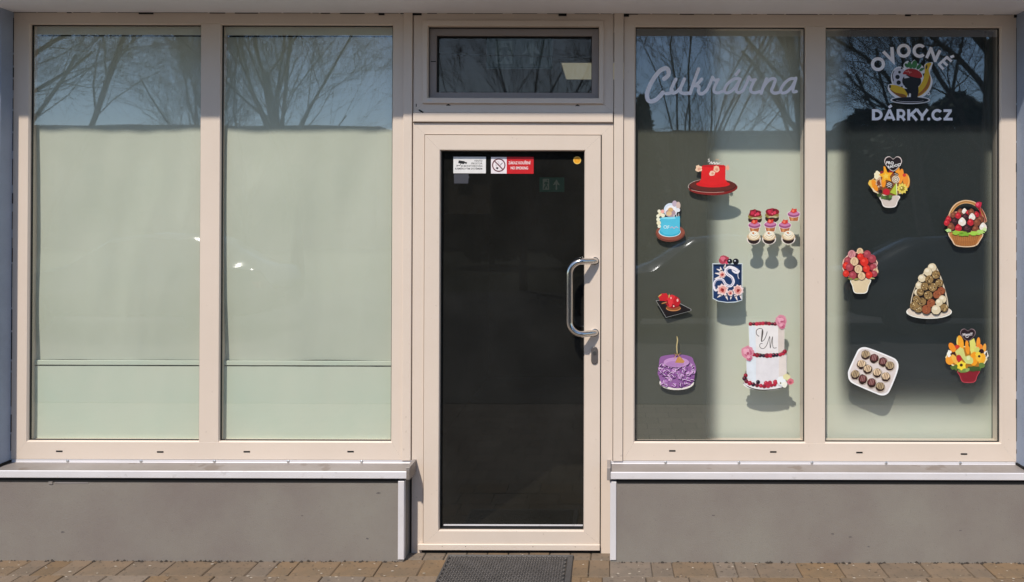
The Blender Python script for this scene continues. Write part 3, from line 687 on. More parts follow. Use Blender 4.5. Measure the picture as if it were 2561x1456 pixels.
def cupcake(cx, cy, kind, i, lab, k=1.0):
    if kind == 'berry':
        parts = [('case', [('#b5ad98', El(cx, cy + 55, 94 * k, 66)), ('#2a150e', El(cx, cy + 62, 90 * k, 58)), ('#8a7a3c', El(cx, cy + 20, 92 * k, 46)), ('#b9b08a', El(cx + 14, cy + 46, 62 * k, 14)), ('#3a2010', El(cx, cy + 80, 60 * k, 30))]),
                 ('topping', [('#7d1420', Bl(cx, cy - 20, 84 * k, i, .14, ry=52)), ('#c22c46', Bl(cx - 30, cy - 25, 26, i + 3, .2)), ('#d13a55', Bl(cx + 34, cy - 12, 22, i + 5, .2)), ('#a8203a', Bl(cx, cy - 40, 22, i + 8, .25)), ('#d9506a', Bl(cx + 4, cy + 2, 13, i + 9, .25)), ('#55101c', Bl(cx + 22, cy - 44, 14, i + 9, .25))])]
    elif kind == 'pink':
        parts = [('case', [('#ddd2c8', Po([(cx - 78, cy + 8), (cx + 78, cy + 8), (cx + 60, cy + 92), (cx - 58, cy + 92)])), ('#a8653a', Po([(cx - 70, cy + 10), (cx + 70, cy + 10), (cx + 52, cy + 88), (cx - 50, cy + 88)])), ('#c98a55', El(cx - 20, cy + 55, 16, 30))]),
                 ('topping', [('#e3d4da', El(cx, cy - 2, 86 * k, 46)), ('#a35a86', El(cx, cy, 80 * k, 40)), ('#c47ba2', El(cx, cy - 14, 66 * k, 24)), ('#7d3c62', St([(cx - 66, cy + 6), (cx, cy + 26), (cx + 66, cy + 6)], 8)), ('#b5688f', El(cx, cy - 32, 48, 22)), ('#c8352a', Po([(cx - 44, cy - 34), (cx - 18, cy - 78), (cx + 4, cy - 66), (cx + 40, cy - 74), (cx + 36, cy - 30), (cx, cy - 12)])), ('#e8745a', El(cx - 8, cy - 46, 16, 18))])]
    else:
        parts = [('case', [('#e0d6cc', El(cx, cy + 42, 92, 74)), ('#26140f', El(cx, cy + 48, 76, 62)), ('#c9b08c', El(cx, cy + 14, 88, 50)), ('#a89070', Rg(cx, cy + 20, 74, 6, ry=42, a0=20, a1=160))]),
                 ('topping', [('#e9dcc2', El(cx + 4, cy - 6, 70, 56)), ('#c9b390', St([(cx - 50, cy + 10), (cx - 20, cy + 34), (cx + 30, cy + 28), (cx + 58, cy - 8)], 7)), ('#f2eadb', El(cx, cy - 24, 42, 30)), ('#b89c74', St([(cx - 36, cy - 12), (cx - 4, cy + 8), (cx + 36, cy - 8)], 6)), ('#b89c74', St([(cx - 24, cy - 36), (cx + 4, cy - 18), (cx + 28, cy - 34)], 5)), ('#c97a3c', El(cx - 6, cy - 34, 15, 12))])]
    sticker('cupcake_sticker', lab, 'sticker', A, (cx, cy), parts, 'cupcake stickers')
cupcake(2112, 980, 'pink', 3, 'pink cupcake sticker at the far right of the top row, highest of the pink ones')
cupcake(1605, 990, 'berry', 1, 'red berry topped cupcake sticker at the left end of the top row')
cupcake(1828, 972, 'berry', 2, 'red berry topped cupcake sticker in the middle of the top row')
cupcake(1598, 1125, 'pink', 4, 'pink cupcake sticker at the left end of the middle row')
cupcake(1806, 1118, 'pink', 5, 'pink cupcake sticker in the centre of the nine')
cupcake(1996, 1125, 'pink', 6, 'pink cupcake sticker with red slices above the right cream cupcake')
cupcake(1588, 1262, 'cream', 7, 'white cream swirl cupcake sticker at the left end of the bottom row')
cupcake(1790, 1262, 'cream', 8, 'white cream swirl cupcake sticker in the middle of the bottom row')
cupcake(2042, 1258, 'cream', 9, 'white cream swirl cupcake sticker at the right end of the bottom row')
# navy cake with snake
flow = lambda cx, cy, r, s: [('#e3ccc8', Bl(cx, cy, r, s, .18, 18, lobes=True)), ('#d99a90', Bl(cx, cy, r * .72, s + 1, .2)), ('#a8322e', Bl(cx, cy + 4, r * .34, s + 2, .3)), ('#6f1a1c', Bl(cx + 4, cy - 2, r * .16, s + 3, .3))]
sticker('cake_sticker', 'sticker of a navy blue cake with a white snake and pink flowers', 'sticker', B, (1380, 560), [
 ('cake', [('#c9d4da', Po([(1158, 288), (1592, 286), (1590, 820), (1500, 850), (1370, 858), (1240, 838), (1162, 800)])), ('#16315c', Po([(1168, 300), (1582, 298), (1580, 812), (1495, 838), (1370, 846), (1245, 828), (1172, 790)])), ('#0c1d3a', Po([(1168, 300), (1582, 298), (1580, 330), (1168, 330)])), ('#0f2547', Po([(1540, 298), (1582, 298), (1580, 812), (1545, 825)]))]),
 ('topping', [('#a83a4c', Bl(1325, 235, 70, 4, .16)), ('#d06a7c', Bl(1310, 220, 34, 5, .25)), ('#7d1f30', Bl(1345, 250, 20, 6, .3)), ('#cc4660', El(1365, 275, 24)), ('#0b0b16', El(1408, 258, 38)), ('#0b0b16', El(1495, 262, 45)), ('#d9dde6', El(1400, 250, 9)), ('#d9dde6', El(1484, 250, 10))]),
 ('snake', [('#e4e0e8', St([(1255, 640), (1205, 680), (1178, 610), (1210, 530), (1300, 520), (1350, 590), (1420, 615), (1462, 560), (1440, 490), (1370, 440), (1350, 385), (1400, 345), (1470, 360), (1530, 400)], [26, 46])), ('#8f8aa8', St([(1210, 640), (1186, 600), (1215, 535), (1300, 525), (1350, 590), (1420, 612), (1458, 560), (1430, 490), (1372, 440), (1358, 388), (1400, 352)], 9)), ('#e4e0e8', El(1490, 398, 58, 34, 28)), ('#8f8aa8', St([(1450, 380), (1500, 405)], 9)), ('#e4e0e8', St([(1525, 430), (1528, 480), (1542, 510)], 8))]),
 ('flower', [('#e9dcd8', St([(1330, 350), (1350, 300)], [30, 8])), ('#e9dcd8', St([(1290, 400), (1220, 370)], [40, 8])), ('#e9dcd8', St([(1270, 440), (1195, 430)], [40, 8])), ('#e9dcd8', St([(1280, 480), (1190, 510)], [40, 8])), ('#e9dcd8', St([(1290, 400), (1270, 340)], [40, 8]))] + flow(1300, 450, 50, 20) + flow(1305, 670, 82, 30) + flow(1530, 675, 76, 40) + flow(1418, 715, 42, 50) + [('#e9dcd8', St([(1290, 740), (1230, 780)], [36, 8])), ('#e9dcd8', St([(1350, 750), (1380, 815)], [36, 8])), ('#e9dcd8', St([(1430, 760), (1420, 810)], [30, 8])), ('#e9dcd8', St([(1490, 755), (1520, 825)], [36, 8])), ('#e9dcd8', St([(1560, 740), (1575, 800)], [30, 8]))])])
sticker('dessert_sticker', 'sticker of a glossy red dessert on a black slate tile', 'sticker', B, (590, 890), [
 ('slate', [('#8c8c8a', Po([(340, 826), (560, 800), (700, 870), (856, 950), (852, 975), (488, 1074)])), ('#170f10', Po([(350, 832), (560, 805), (700, 880), (845, 952), (842, 972), (490, 1064)])), ('#060505', Po([(480, 1052), (842, 962), (842, 974), (490, 1068)]))]),
 ('dessert', [('#8a4a28', El(595, 935, 108, 46)), ('#c98a52', Rg(595, 935, 100, 10, ry=38, a0=0, a1=180)), ('#8f0f18', Bl(590, 850, 112, 7, .08, ry=92)), ('#c01d26', Bl(460, 780, 78, 8, .15, ry=60)), ('#d12a30', Bl(570, 810, 66, 9, .1)), ('#b5141f', El(640, 840, 48, 62)), ('#d9353a', El(545, 870, 34, 52)), ('#e9a8a0', El(655, 822, 14, 22)), ('#e9a8a0', El(560, 790, 10, 16)), ('#f0d0c8', El(600, 908, 9, 12)), ('#d9a85c', St([(380, 770), (420, 740)], 14)), ('#c98a52', St([(430, 870), (500, 850)], 12)), ('#c9b060', St([(535, 740), (530, 780)], 16)), ('#7d0c14', St([(500, 830), (530, 900)], 10))])])
# two-tier wedding cake
def berries(pts, r, sd):
    rr = random.Random(sd); out = []
    for (a, b) in pts:
        out.append((rr.choice(['#a01b34', '#8a1428', '#1b1422', '#b5283f', '#241526', '#6f1428']), El(a, b, r * rr.uniform(.8, 1.15), n=12)))
        out.append((rr.choice(['#c9506a', '#d06a80', '#5a5468']), El(a - r * .25, b - r * .3, r * .26, n=8)))
    return out
pnk = lambda cx, cy, r, s: [('#cf8698', Bl(cx, cy, r, s, .1, 26)), ('#b9607a', Bl(cx + 6, cy + 8, r * .7, s + 1, .25, 18)), ('#dca0b0', Bl(cx - 8, cy - 10, r * .5, s + 2, .3, 16)), ('#a84a66', Bl(cx + 10, cy + 16, r * .25, s + 3, .3, 10))]
sticker('cake_sticker', 'sticker of a white two tier wedding cake with dark berries and monogram', 'sticker', C, (1940, 700), [
 ('plate', [('#e9e6e4', El(1925, 1120, 320, 96)), ('#0e0b0d', St([(1612, 1110), (1690, 1170), (1820, 1205), (1960, 1208), (2110, 1190), (2210, 1160)], 12)), ('#e4e2e2', El(1925, 1105, 310, 88))]),
 ('cake', [('#d9d6d8', Po([(1648, 720), (2230, 700), (2232, 1050), (2120, 1110), (1950, 1125), (1780, 1110), (1655, 1040)])), ('#d5dce2', Po([(1652, 735), (1790, 740), (1790, 1105), (1660, 1040)])), ('#d9cfc8', Po([(2120, 720), (2226, 705), (2228, 1050), (2120, 1105)])), ('#e0dcda', Po([(1682, 285), (2200, 270), (2198, 650), (2060, 690), (1900, 690), (1695, 655)])), ('#d5dce2', Po([(1684, 290), (1780, 290), (1790, 680), (1700, 655)])), ('#cfc3ba', Po([(2110, 285), (2198, 275), (2196, 650), (2110, 678)]))]),
 ('monogram', [('#3a3430', St([(1830, 436), (1795, 400), (1800, 345), (1850, 322), (1888, 350), (1882, 440), (1868, 510), (1910, 480), (1940, 410), (1950, 370)], 9)), ('#3a3430', St([(1880, 540), (1850, 545), (1846, 590), (1890, 615), (1940, 570), (1975, 470), (1988, 440), (1990, 520), (1996, 605), (2010, 520), (2028, 440), (2026, 520), (2040, 600), (2084, 600)], 8)), ('#4f4741', St([(1880, 350), (1868, 500)], 16))]),
 ('berry', berries([(1710, 258), (1755, 256), (1800, 256), (1845, 252), (1890, 248), (1935, 246), (1980, 252), (2025, 256), (2065, 256)], 29, 1)), ('berry', berries([(1760, 700), (1805, 708), (1850, 712), (1900, 716), (1950, 714), (2000, 712), (2045, 706), (2090, 704), (2140, 698), (2180, 680), (2205, 655)], 31, 2)), ('berry', berries([(1640, 1000), (1625, 1045), (1650, 1085), (1700, 1110), (1750, 1128), (1805, 1140), (1860, 1148), (1910, 1155), (1965, 1150), (2015, 1140), (2060, 1130), (1820, 1095), (1935, 1110), (1990, 1105), (2070, 1095)], 30, 3)),
 ('flower', pnk(2150, 210, 84, 60) + pnk(2165, 280, 50, 64)), ('flower', pnk(1665, 665, 92, 70) + pnk(1690, 745, 46, 74)), ('flower', [('#e2e6e8', Bl(2160, 1085, 66, 80, .15, 14)), ('#d9d2a0', Bl(2235, 1020, 50, 81, .2)), ('#e9e6d8', Bl(2200, 1130, 40, 82, .2)), ('#7a7a52', El(2145, 1110, 10, 14))]), ('flower', [('#cc6f7c', Bl(2285, 1090, 48, 83, .18)), ('#a84858', Bl(2285, 1100, 20, 84, .2))])])
# purple ruffled cake
rr = random.Random(9); ruff = []
for k in range(68):
    a = rr.uniform(0, 2 * pi); q = sqrt(rr.random())
    x_ = 645 + max(-236, min(236, 290 * q * cos(a))); y_ = 965 + max(-200, min(175, 235 * q * sin(a)))
    if y_ < 860 and abs(x_ - 640) < 130: continue
    t = rr.uniform(0, 180); c_ = rr.choice(['#9560a0', '#b07cb8', '#7f4a8c', '#c496c8'])
    ruff.append((c_, Po([(x_ + 46 * cos(radians(t + u)) * rr.uniform(.5, 1.1), y_ + 38 * sin(radians(t + u)) * rr.uniform(.6, 1.1)) for u in (0, 72, 144, 216, 288)])))
    ruff.append((rr.choice(['#260c30', '#351640']), St([(x_ - 26 * cos(radians(t)), y_ - 22 * sin(radians(t))), (x_ + 6, y_ + 4), (x_ + 24 * cos(radians(t)), y_ + 20 * sin(radians(t)))], 13)))
    ruff.append(('#dcbfe0', St([(x_ - 30 * cos(radians(t + 20)), y_ - 26 * sin(radians(t + 20))), (x_ - 4, y_ - 8), (x_ + 26 * cos(radians(t + 20)), y_ + 20 * sin(radians(t + 20)))], 9)))
sticker('cake_sticker', 'sticker of a purple ruffled cake with a tall thin gold twig on top', 'sticker', C, (645, 900), [
 ('plate', [('#d9d2ca', El(645, 1110, 250, 104)), ('#e9e2da', El(645, 1100, 244, 100))]),
 ('cake', [('#8a5c94', Po([(400, 760), (440, 725), (560, 705), (740, 705), (860, 740), (890, 800), (925, 900), (905, 1000), (885, 1100), (800, 1165), (640, 1190), (500, 1160), (420, 1105), (385, 1010), (370, 980), (385, 880)], True))] + ruff + [('#b98cbc', El(640, 815, 185, 72)), ('#a97bb0', El(620, 838, 130, 42)), ('#b8864c', Po([(620, 820), (655, 740), (700, 735), (760, 800), (740, 825)]))]),
 ('twig', [('#b9a878', St([(648, 446), (655, 500), (644, 590), (652, 690)], 16)), ('#8c6a3c', St([(610, 690), (655, 705), (705, 680)], 10)), ('#c9a060', St([(640, 700), (610, 760)], 8)), ('#c9a060', St([(665, 700), (700, 770)], 8))])])

# --- fruit bouquets on the fourth window
def heart(cx, cy, w_, h_):
    return smooth([(cx, cy + h_ * .5), (cx - w_ * .36, cy + h_ * .16), (cx - w_ * .5, cy - h_ * .18), (cx - w_ * .4, cy - h_ * .44), (cx - w_ * .2, cy - h_ * .5), (cx, cy - h_ * .34), (cx + w_ * .2, cy - h_ * .5), (cx + w_ * .4, cy - h_ * .44), (cx + w_ * .5, cy - h_ * .18), (cx + w_ * .36, cy + h_ * .16)], 5, True)
def star(cx, cy, r, q=.45, rot=0, n=5):
    return [(cx + (r if k % 2 == 0 else r * q) * sin(radians(rot + k * 180 / n)), cy - (r if k % 2 == 0 else r * q) * cos(radians(rot + k * 180 / n))) for k in range(2 * n)]
pot = lambda x0, x1, y0, x2, x3, y1, c1, c2: [(c1, Po(smooth([(x0 - 6, y0), (x1 + 6, y0), ((x1 + x3) / 2 + 8, (y0 + y1) / 2), (x3 - 2, y1 - 6), ((x2 + x3) / 2, y1 + 10), (x2 + 2, y1 - 6), ((x0 + x2) / 2 - 8, (y0 + y1) / 2)], 4, True))), (c2, Po(smooth([(x0 + 4, y0 + 4), (x1 - 4, y0 + 4), ((x1 + x3) / 2 - 2, (y0 + y1) / 2), (x3 - 10, y1 - 14), ((x2 + x3) / 2, y1 - 2), (x2 + 10, y1 - 14), ((x0 + x2) / 2 + 2, (y0 + y1) / 2)], 4, True)))]
swirl = lambda cx, cy, r: [('#2b1a18', El(cx, cy, r)), ('#d9d2c8', St([(cx - r * .7, cy - r * .3), (cx, cy - r * .6), (cx + r * .7, cy - r * .2)], r * .2)), ('#d9d2c8', St([(cx - r * .8, cy + r * .15), (cx, cy - r * .1), (cx + r * .7, cy + r * .3)], r * .2)), ('#d9d2c8', St([(cx - r * .5, cy + r * .6), (cx, cy + r * .4), (cx + r * .5, cy + r * .7)], r * .18))]
sticker('fruit_bouquet_sticker', 'sticker of a fruit bouquet with orange star and a heart reading PRO RADOST', 'sticker', DD, (820, 560), [
 ('pot', pot(700, 938, 735, 740, 900, 882, '#e9e2dc', '#c9bcb2')),
 ('fruit', [('#d9c9a8', Bl(820, 590, 250, 3, .06, 30, ry=150)), ('#7a4a20', Bl(820, 590, 238, 4, .06, 30, ry=142)), ('#dcb34a', Bl(600, 575, 56, 5, .12)), ('#e38a1c', El(625, 600, 34, 80, -22)), ('#e9dcb8', Bl(660, 470, 42, 6, .2, ry=58)), ('#8a2222', El(720, 435, 26)), ('#8a1016', El(838, 430, 34)), ('#c9a98a', Bl(680, 560, 50, 7, .3, ry=70)), ('#6b3a28', Bl(678, 570, 26, 8, .4, ry=46)), ('#6b3a28', Bl(705, 640, 20, 9, .4)), ('#e38a1c', El(740, 560, 30, 66)), ('#e9961e', Po([(740, 350), (762, 352), (790, 430), (745, 450)])), ('#e98f2a', El(968, 480, 34, 100, 8)), ('#e08a2c', El(1040, 540, 44, 96, -5)), ('#f0b45a', St([(1060, 470), (1075, 540), (1050, 620)], 12)), ('#e9962a', Po([(890, 420), (945, 362), (960, 430), (930, 455)])), ('#c93a2a', El(1012, 465, 22)),
   ('#f2a51e', Po(smooth(star(772, 475, 100, .5, -8), 2, True))), ('#f6c04a', Po(star(770, 478, 46, .5, -8))), ('#d9cbb4', El(900, 520, 50)), ('#5a3a28', Rg(900, 522, 36, 7)), ('#5a3a28', Rg(900, 522, 16, 6)), ('#3a1c18', El(905, 450, 26, 18)), ('#e3dcd2', St([(885, 445), (925, 455)], 6)), ('#dcc85a', Bl(985, 640, 66, 10, .2, 20, lobes=True)), ('#8a7a22', Bl(985, 640, 34, 11, .3, 16, lobes=True)), ('#e6d98a', El(975, 632, 12)), ('#2b1410', El(700, 680, 26)), ('#b81a28', Bl(778, 684, 44, 12, .08)), ('#a8b83c', Po([(905, 570), (825, 692), (915, 728)])), ('#e3e6b4', Po([(905, 570), (916, 580), (920, 728), (912, 728)]))] + swirl(817, 594, 46)),
 ('leaf', [('#3c4a24', Bl(790, 760, 60, 13, .3, ry=34)), ('#4f6a2c', Bl(740, 755, 34, 14, .3, ry=26)), ('#3c4a24', Bl(690, 725, 30, 15, .3)), ('#5a7a3a', Bl(830, 745, 26, 16, .3, ry=20))]),
 ('heart_tag', [('#c9bcb8', Po(heart(866, 318, 232, 196))), ('#1c1012', Po(heart(866, 318, 212, 178))), ('#e9e6e4', Tx('PRO', 824, 306, 52, 2, .02)), ('#e9e6e4', Tx('RADOST', 884, 344, 46, -12, .02))])])
rr = random.Random(4); bask = []
for k in range(9):
    yy = 1262 + k * 15; c_ = rr.choice(['#8a5226', '#7a4720', '#94592c'])
    hw = 190 - k * 7.5
    bask.append((c_, St([(1815 - hw, yy - 14), (1815 - hw * .4, yy + 6), (1815 + hw * .4, yy + 6), (1815 + hw, yy - 14)], 5)))
for k in range(13):
    xx = -170 + k * 28; bask.append(('#8a5428', St([(1815 + xx, 1240), (1815 + xx * .78, 1385)], 4)))
fr_cols = {'r': '#b3202c', 'w': '#e2d9cc', 'b': '#7a442e', 'd': '#331a1e'}
fb = [(1655, 985, 40, 'b'), (1745, 950, 46, 'b'), (1800, 935, 36, 'w'), (1845, 958, 34, 'r'), (1890, 945, 42, 'b'), (1960, 978, 38, 'r'), (1718, 992, 42, 'r'), (1812, 1000, 38, 'd'), (1900, 1010, 46, 'w'), (1590, 1040, 40, 'r'), (1570, 1085, 42, 'r'), (1672, 1060, 44, 'd'), (2010, 1040, 46, 'b'), (1880, 1080, 46, 'r'), (1770, 1075, 54, 'w'), (1965, 1080, 48, 'b'), (1625, 1140, 50, 'b'), (1720, 1155, 48, 'r'), (1835, 1160, 52, 'd'), (1945, 1165, 46, 'b'), (2045, 1140, 52, 'w')]
fs_ = [('#b9806a', El(1812, 1060, 262, 140)), ('#2a1210', El(1812, 1070, 235, 125))]
for i, (a, b, q, c_) in enumerate(fb):
    base = fr_cols[c_]; fs_.append(('#2a1512', El(a + 3, b + 5, q + 3))); fs_.append((base, Po(smooth([(a, b - q * 1.12), (a + q * .8, b - q * .35), (a + q * .85, b + q * .5), (a, b + q), (a - q * .85, b + q * .5), (a - q * .8, b - q * .35)], 4, True))))
    hl = {'r': '#d9434a', 'w': '#f4efe6', 'b': '#9c5f42', 'd': '#5c363a'}[c_]; fs_.append((hl, El(a - q * .2, b - q * .25, q * .35, q * .3)))
    if c_ == 'd': fs_.append(('#6f474a', St([(a - q * .6, b + 4), (a, b + q * .3), (a + q * .6, b)], 5)))
sticker('fruit_basket_sticker', 'sticker of a wicker basket of chocolate dipped strawberries with a red bow', 'sticker', DD, (1815, 1120), [
 ('handle', [('#d9b890', St([(1600, 1020), (1640, 920), (1700, 850), (1780, 815), (1850, 812), (1930, 835), (2000, 900), (2050, 980), (2075, 1060)], 44)), ('#a8743c', St([(1608, 1010), (1645, 925), (1705, 855), (1782, 820), (1850, 817), (1930, 840), (1996, 905), (2046, 985), (2070, 1060)], 28)), ('#c9975a', St([(1620, 985), (1655, 920), (1712, 862), (1786, 828), (1850, 825), (1920, 845)], 8))]),
 ('basket', [('#dcc0a0', Po(smooth([(1606, 1200), (2022, 1210), (2000, 1330), (1940, 1392), (1815, 1406), (1690, 1388), (1640, 1330)], 4, True))), ('#b97a42', Po(smooth([(1618, 1205), (2010, 1215), (1990, 1325), (1932, 1380), (1815, 1394), (1698, 1376), (1652, 1325)], 4, True)))] + bask),
 ('strawberry', fs_),
 ('leaf', [('#8fb83c', Bl(1700, 1215, 70, 21, .3, 20, ry=28)), ('#7aa832', Bl(1800, 1235, 80, 22, .3, 20, ry=28)), ('#9cc84a', Bl(1920, 1225, 74, 23, .3, 20, ry=28)), ('#a8cc6a', Bl(2010, 1205, 50, 24, .3, 16, ry=26)), ('#b5d98a', Bl(1590, 1185, 36, 25, .3, 14, ry=22)), ('#5f8a24', Bl(1760, 1225, 26, 26, .4, 10, ry=12)), ('#c9e0a0', Bl(2065, 1170, 24, 27, .4, 10))]),
 ('bow', [('#b5203c', Bl(1985, 852, 46, 28, .22, 10)), ('#d9506a', Bl(1970, 845, 20, 29, .3, 8)), ('#a81a34', St([(1990, 890), (2010, 950), (2020, 1000)], 16)), ('#8f1830', St([(2015, 890), (2060, 980), (2085, 1070)], 10))])])
# strawberry pot
pf = [(468, 205, 46, 'c'), (352, 246, 56, 'p'), (570, 245, 52, 'm'), (475, 280, 46, 'r'), (290, 335, 46, 'm'), (640, 310, 56, 'm'), (388, 348, 58, 'c'), (530, 352, 60, 'r'), (270, 410, 48, 'r'), (680, 400, 30, 'p'), (320, 430, 54, 'm'), (650, 430, 46, 'm'), (446, 456, 56, 'c'), (560, 450, 50, 'r'), (270, 520, 46, 'r'), (690, 490, 40, 'c'), (365, 545, 54, 'm'), (670, 520, 44, 'm'), (598, 540, 50, 'r'), (492, 555, 52, 'c')]
cc = {'c': ('#d9bb94', '#a88462'), 'p': ('#c98a8c', '#8f4a50'), 'm': ('#9c3c46', '#b5545c'), 'r': ('#cc2a1e', '#e2483a')}
fs_ = [('#ddb8a4', Bl(468, 410, 252, 3, .04, 30, ry=205)), ('#5a1418', Bl(468, 412, 236, 3, .04, 30, ry=190))]
for (a, b, q, c_) in pf:
    fs_.append(('#4a1014', El(a + 2, b + 4, q + 3))); fs_.append((cc[c_][0], El(a, b, q * .98, q * 1.04)))
    if c_ in 'cp':
        for t in (-.5, -.1, .3): fs_.append((cc[c_][1], St([(a + q * t * .4, b - q * .7), (a + q * t, b), (a + q * (t + .15), b + q * .6)], 6)))
    else: fs_.append((cc[c_][1], El(a - q * .2, b - q * .25, q * .4, q * .35)))
sticker('fruit_bouquet_sticker', 'sticker of a ball of red and cream strawberries in a cream pot', 'sticker', E_, (470, 480), [
 ('pot', pot(350, 605, 600, 385, 565, 795, '#efe9dc', '#d3c09c')), ('strawberry', fs_), ('leaf', [('#8a8a44', Bl(425, 600, 34, 4, .4, ry=18))]), ('leaf', [('#7a7a3a', Bl(330, 592, 28, 5, .4, ry=14))]), ('leaf', [('#a8a070', Bl(640, 588, 30, 6, .4, ry=12))])])
# truffle cone
tr = [(1492, 432, 60, 'w'), (1430, 494, 58, 'w'), (1545, 530, 58, 'n'), (1345, 585, 54, 'w'), (1450, 600, 58, 'n'), (1590, 650, 54, 'n'), (1305, 690, 52, 'w'), (1385, 700, 56, 'n'), (1500, 710, 60, 'n'), (1285, 785, 50, 'w'), (1320, 780, 52, 'n'), (1620, 760, 54, 'b'), (1435, 825, 60, 'n'), (1560, 815, 56, 'b'), (1270, 880, 52, 'n'), (1640, 880, 54, 'w'), (1350, 915, 56, 'n'), (1475, 935, 58, 'b'), (1590, 925, 52, 'w'), (1240, 975, 60, 'n'), (1660, 1000, 56, 'n'), (1295, 1015, 56, 'n'), (1410, 1025, 64, 'b'), (1548, 1030, 66, 'w')]
fs_ = [('#c9bca6', Po([(1440, 420), (1550, 420), (1680, 750), (1715, 1030), (1560, 1090), (1300, 1075), (1185, 980), (1250, 700)], True)), ('#1c1210', Po([(1450, 440), (1540, 440), (1660, 760), (1695, 1020), (1550, 1075), (1310, 1060), (1200, 975), (1262, 700)], True))]
rr = random.Random(21)
for (a, b, q, c_) in tr:
    base = {'w': '#d3c4a4', 'n': '#8a6f45', 'b': '#8f4f30'}[c_]
    fs_.append(('#20140f', El(a + 3, b + 5, q + 3))); fs_.append((base, Bl(a, b, q, int(a), .05, 18)))
    if c_ == 'w': fs_.append(('#e2d8bf', El(a - q * .2, b - q * .3, q * .5, q * .4)))
    if c_ == 'n':
        for k in range(11): fs_.append((rr.choice(['#d3be92', '#3f2a18', '#c9ad78', '#4a321e']), Bl(a + rr.uniform(-.7, .7) * q, b + rr.uniform(-.7, .7) * q, 8, k, .3, 6)))
    if c_ == 'b':
        for k in range(4): fs_.append((rr.choice(['#b06a44', '#6a3420']), Bl(a + rr.uniform(-.6, .6) * q, b + rr.uniform(-.6, .6) * q, 9, k, .3, 6)))
sticker('truffle_cone_sticker', 'sticker of a cone of nut and white truffles on a white plate', 'sticker', E_, (1450, 800), [
 ('plate', [('#efe8de', El(1448, 1060, 324, 98)), ('#d6c8b8', El(1448, 1050, 312, 86)), ('#b9a898', St([(1150, 1090), (1300, 1132), (1450, 1142), (1600, 1132), (1740, 1085)], 6))]), ('truffle', fs_)])
# praline plate
ch = [(548, 485, 'a'), (668, 535, 'd'), (795, 585, 'd'), (892, 640, 'a'), (490, 620, 'c'), (578, 690, 'c'), (712, 740, 'c'), (835, 795, 'c'), (402, 765, 'a'), (508, 830, 'd'), (634, 880, 'd'), (755, 935, 'a')]
plate = [(300, 770), (310, 700), (400, 500), (450, 410), (520, 380), (620, 400), (900, 510), (985, 560), (1015, 640), (990, 760), (900, 980), (850, 1045), (780, 1062), (690, 1035), (400, 910), (320, 850)]
fs_ = []
for i, (a, b, c_) in enumerate(ch):
    fs_.append(('#b5a696', Bl(a + 4, b + 10, 72, i, .06))); fs_.append(('#2b1614', Bl(a, b + 6, 62, i + 1, .08, ry=68)))
    col = {'a': '#b09a78', 'd': '#5c2c2c', 'c': '#dcc3a0'}[c_]; st = {'a': '#3a201a', 'd': '#a8807c', 'c': '#5c2c24'}[c_]
    fs_.append((col, Bl(a, b - 8, 54, i + 2, .1, ry=50)))
    for t in (-.5, 0, .5): fs_.append((st, St([(a + 44 * t + 12, b - 46), (a + 44 * t, b - 4), (a + 44 * t - 6, b + 30)], 8)))
sticker('chocolate_plate_sticker', 'sticker of a square white plate with twelve striped chocolates', 'sticker', F, (650, 720), [
 ('plate', [('#f0ecea', Po(smooth(plate, 4, True))), ('#d3c8c4', Po(smooth([((x_ - 655) * .93 + 655, (y_ - 720) * .93 + 720) for x_, y_ in plate], 4, True)))]), ('chocolate', fs_)])
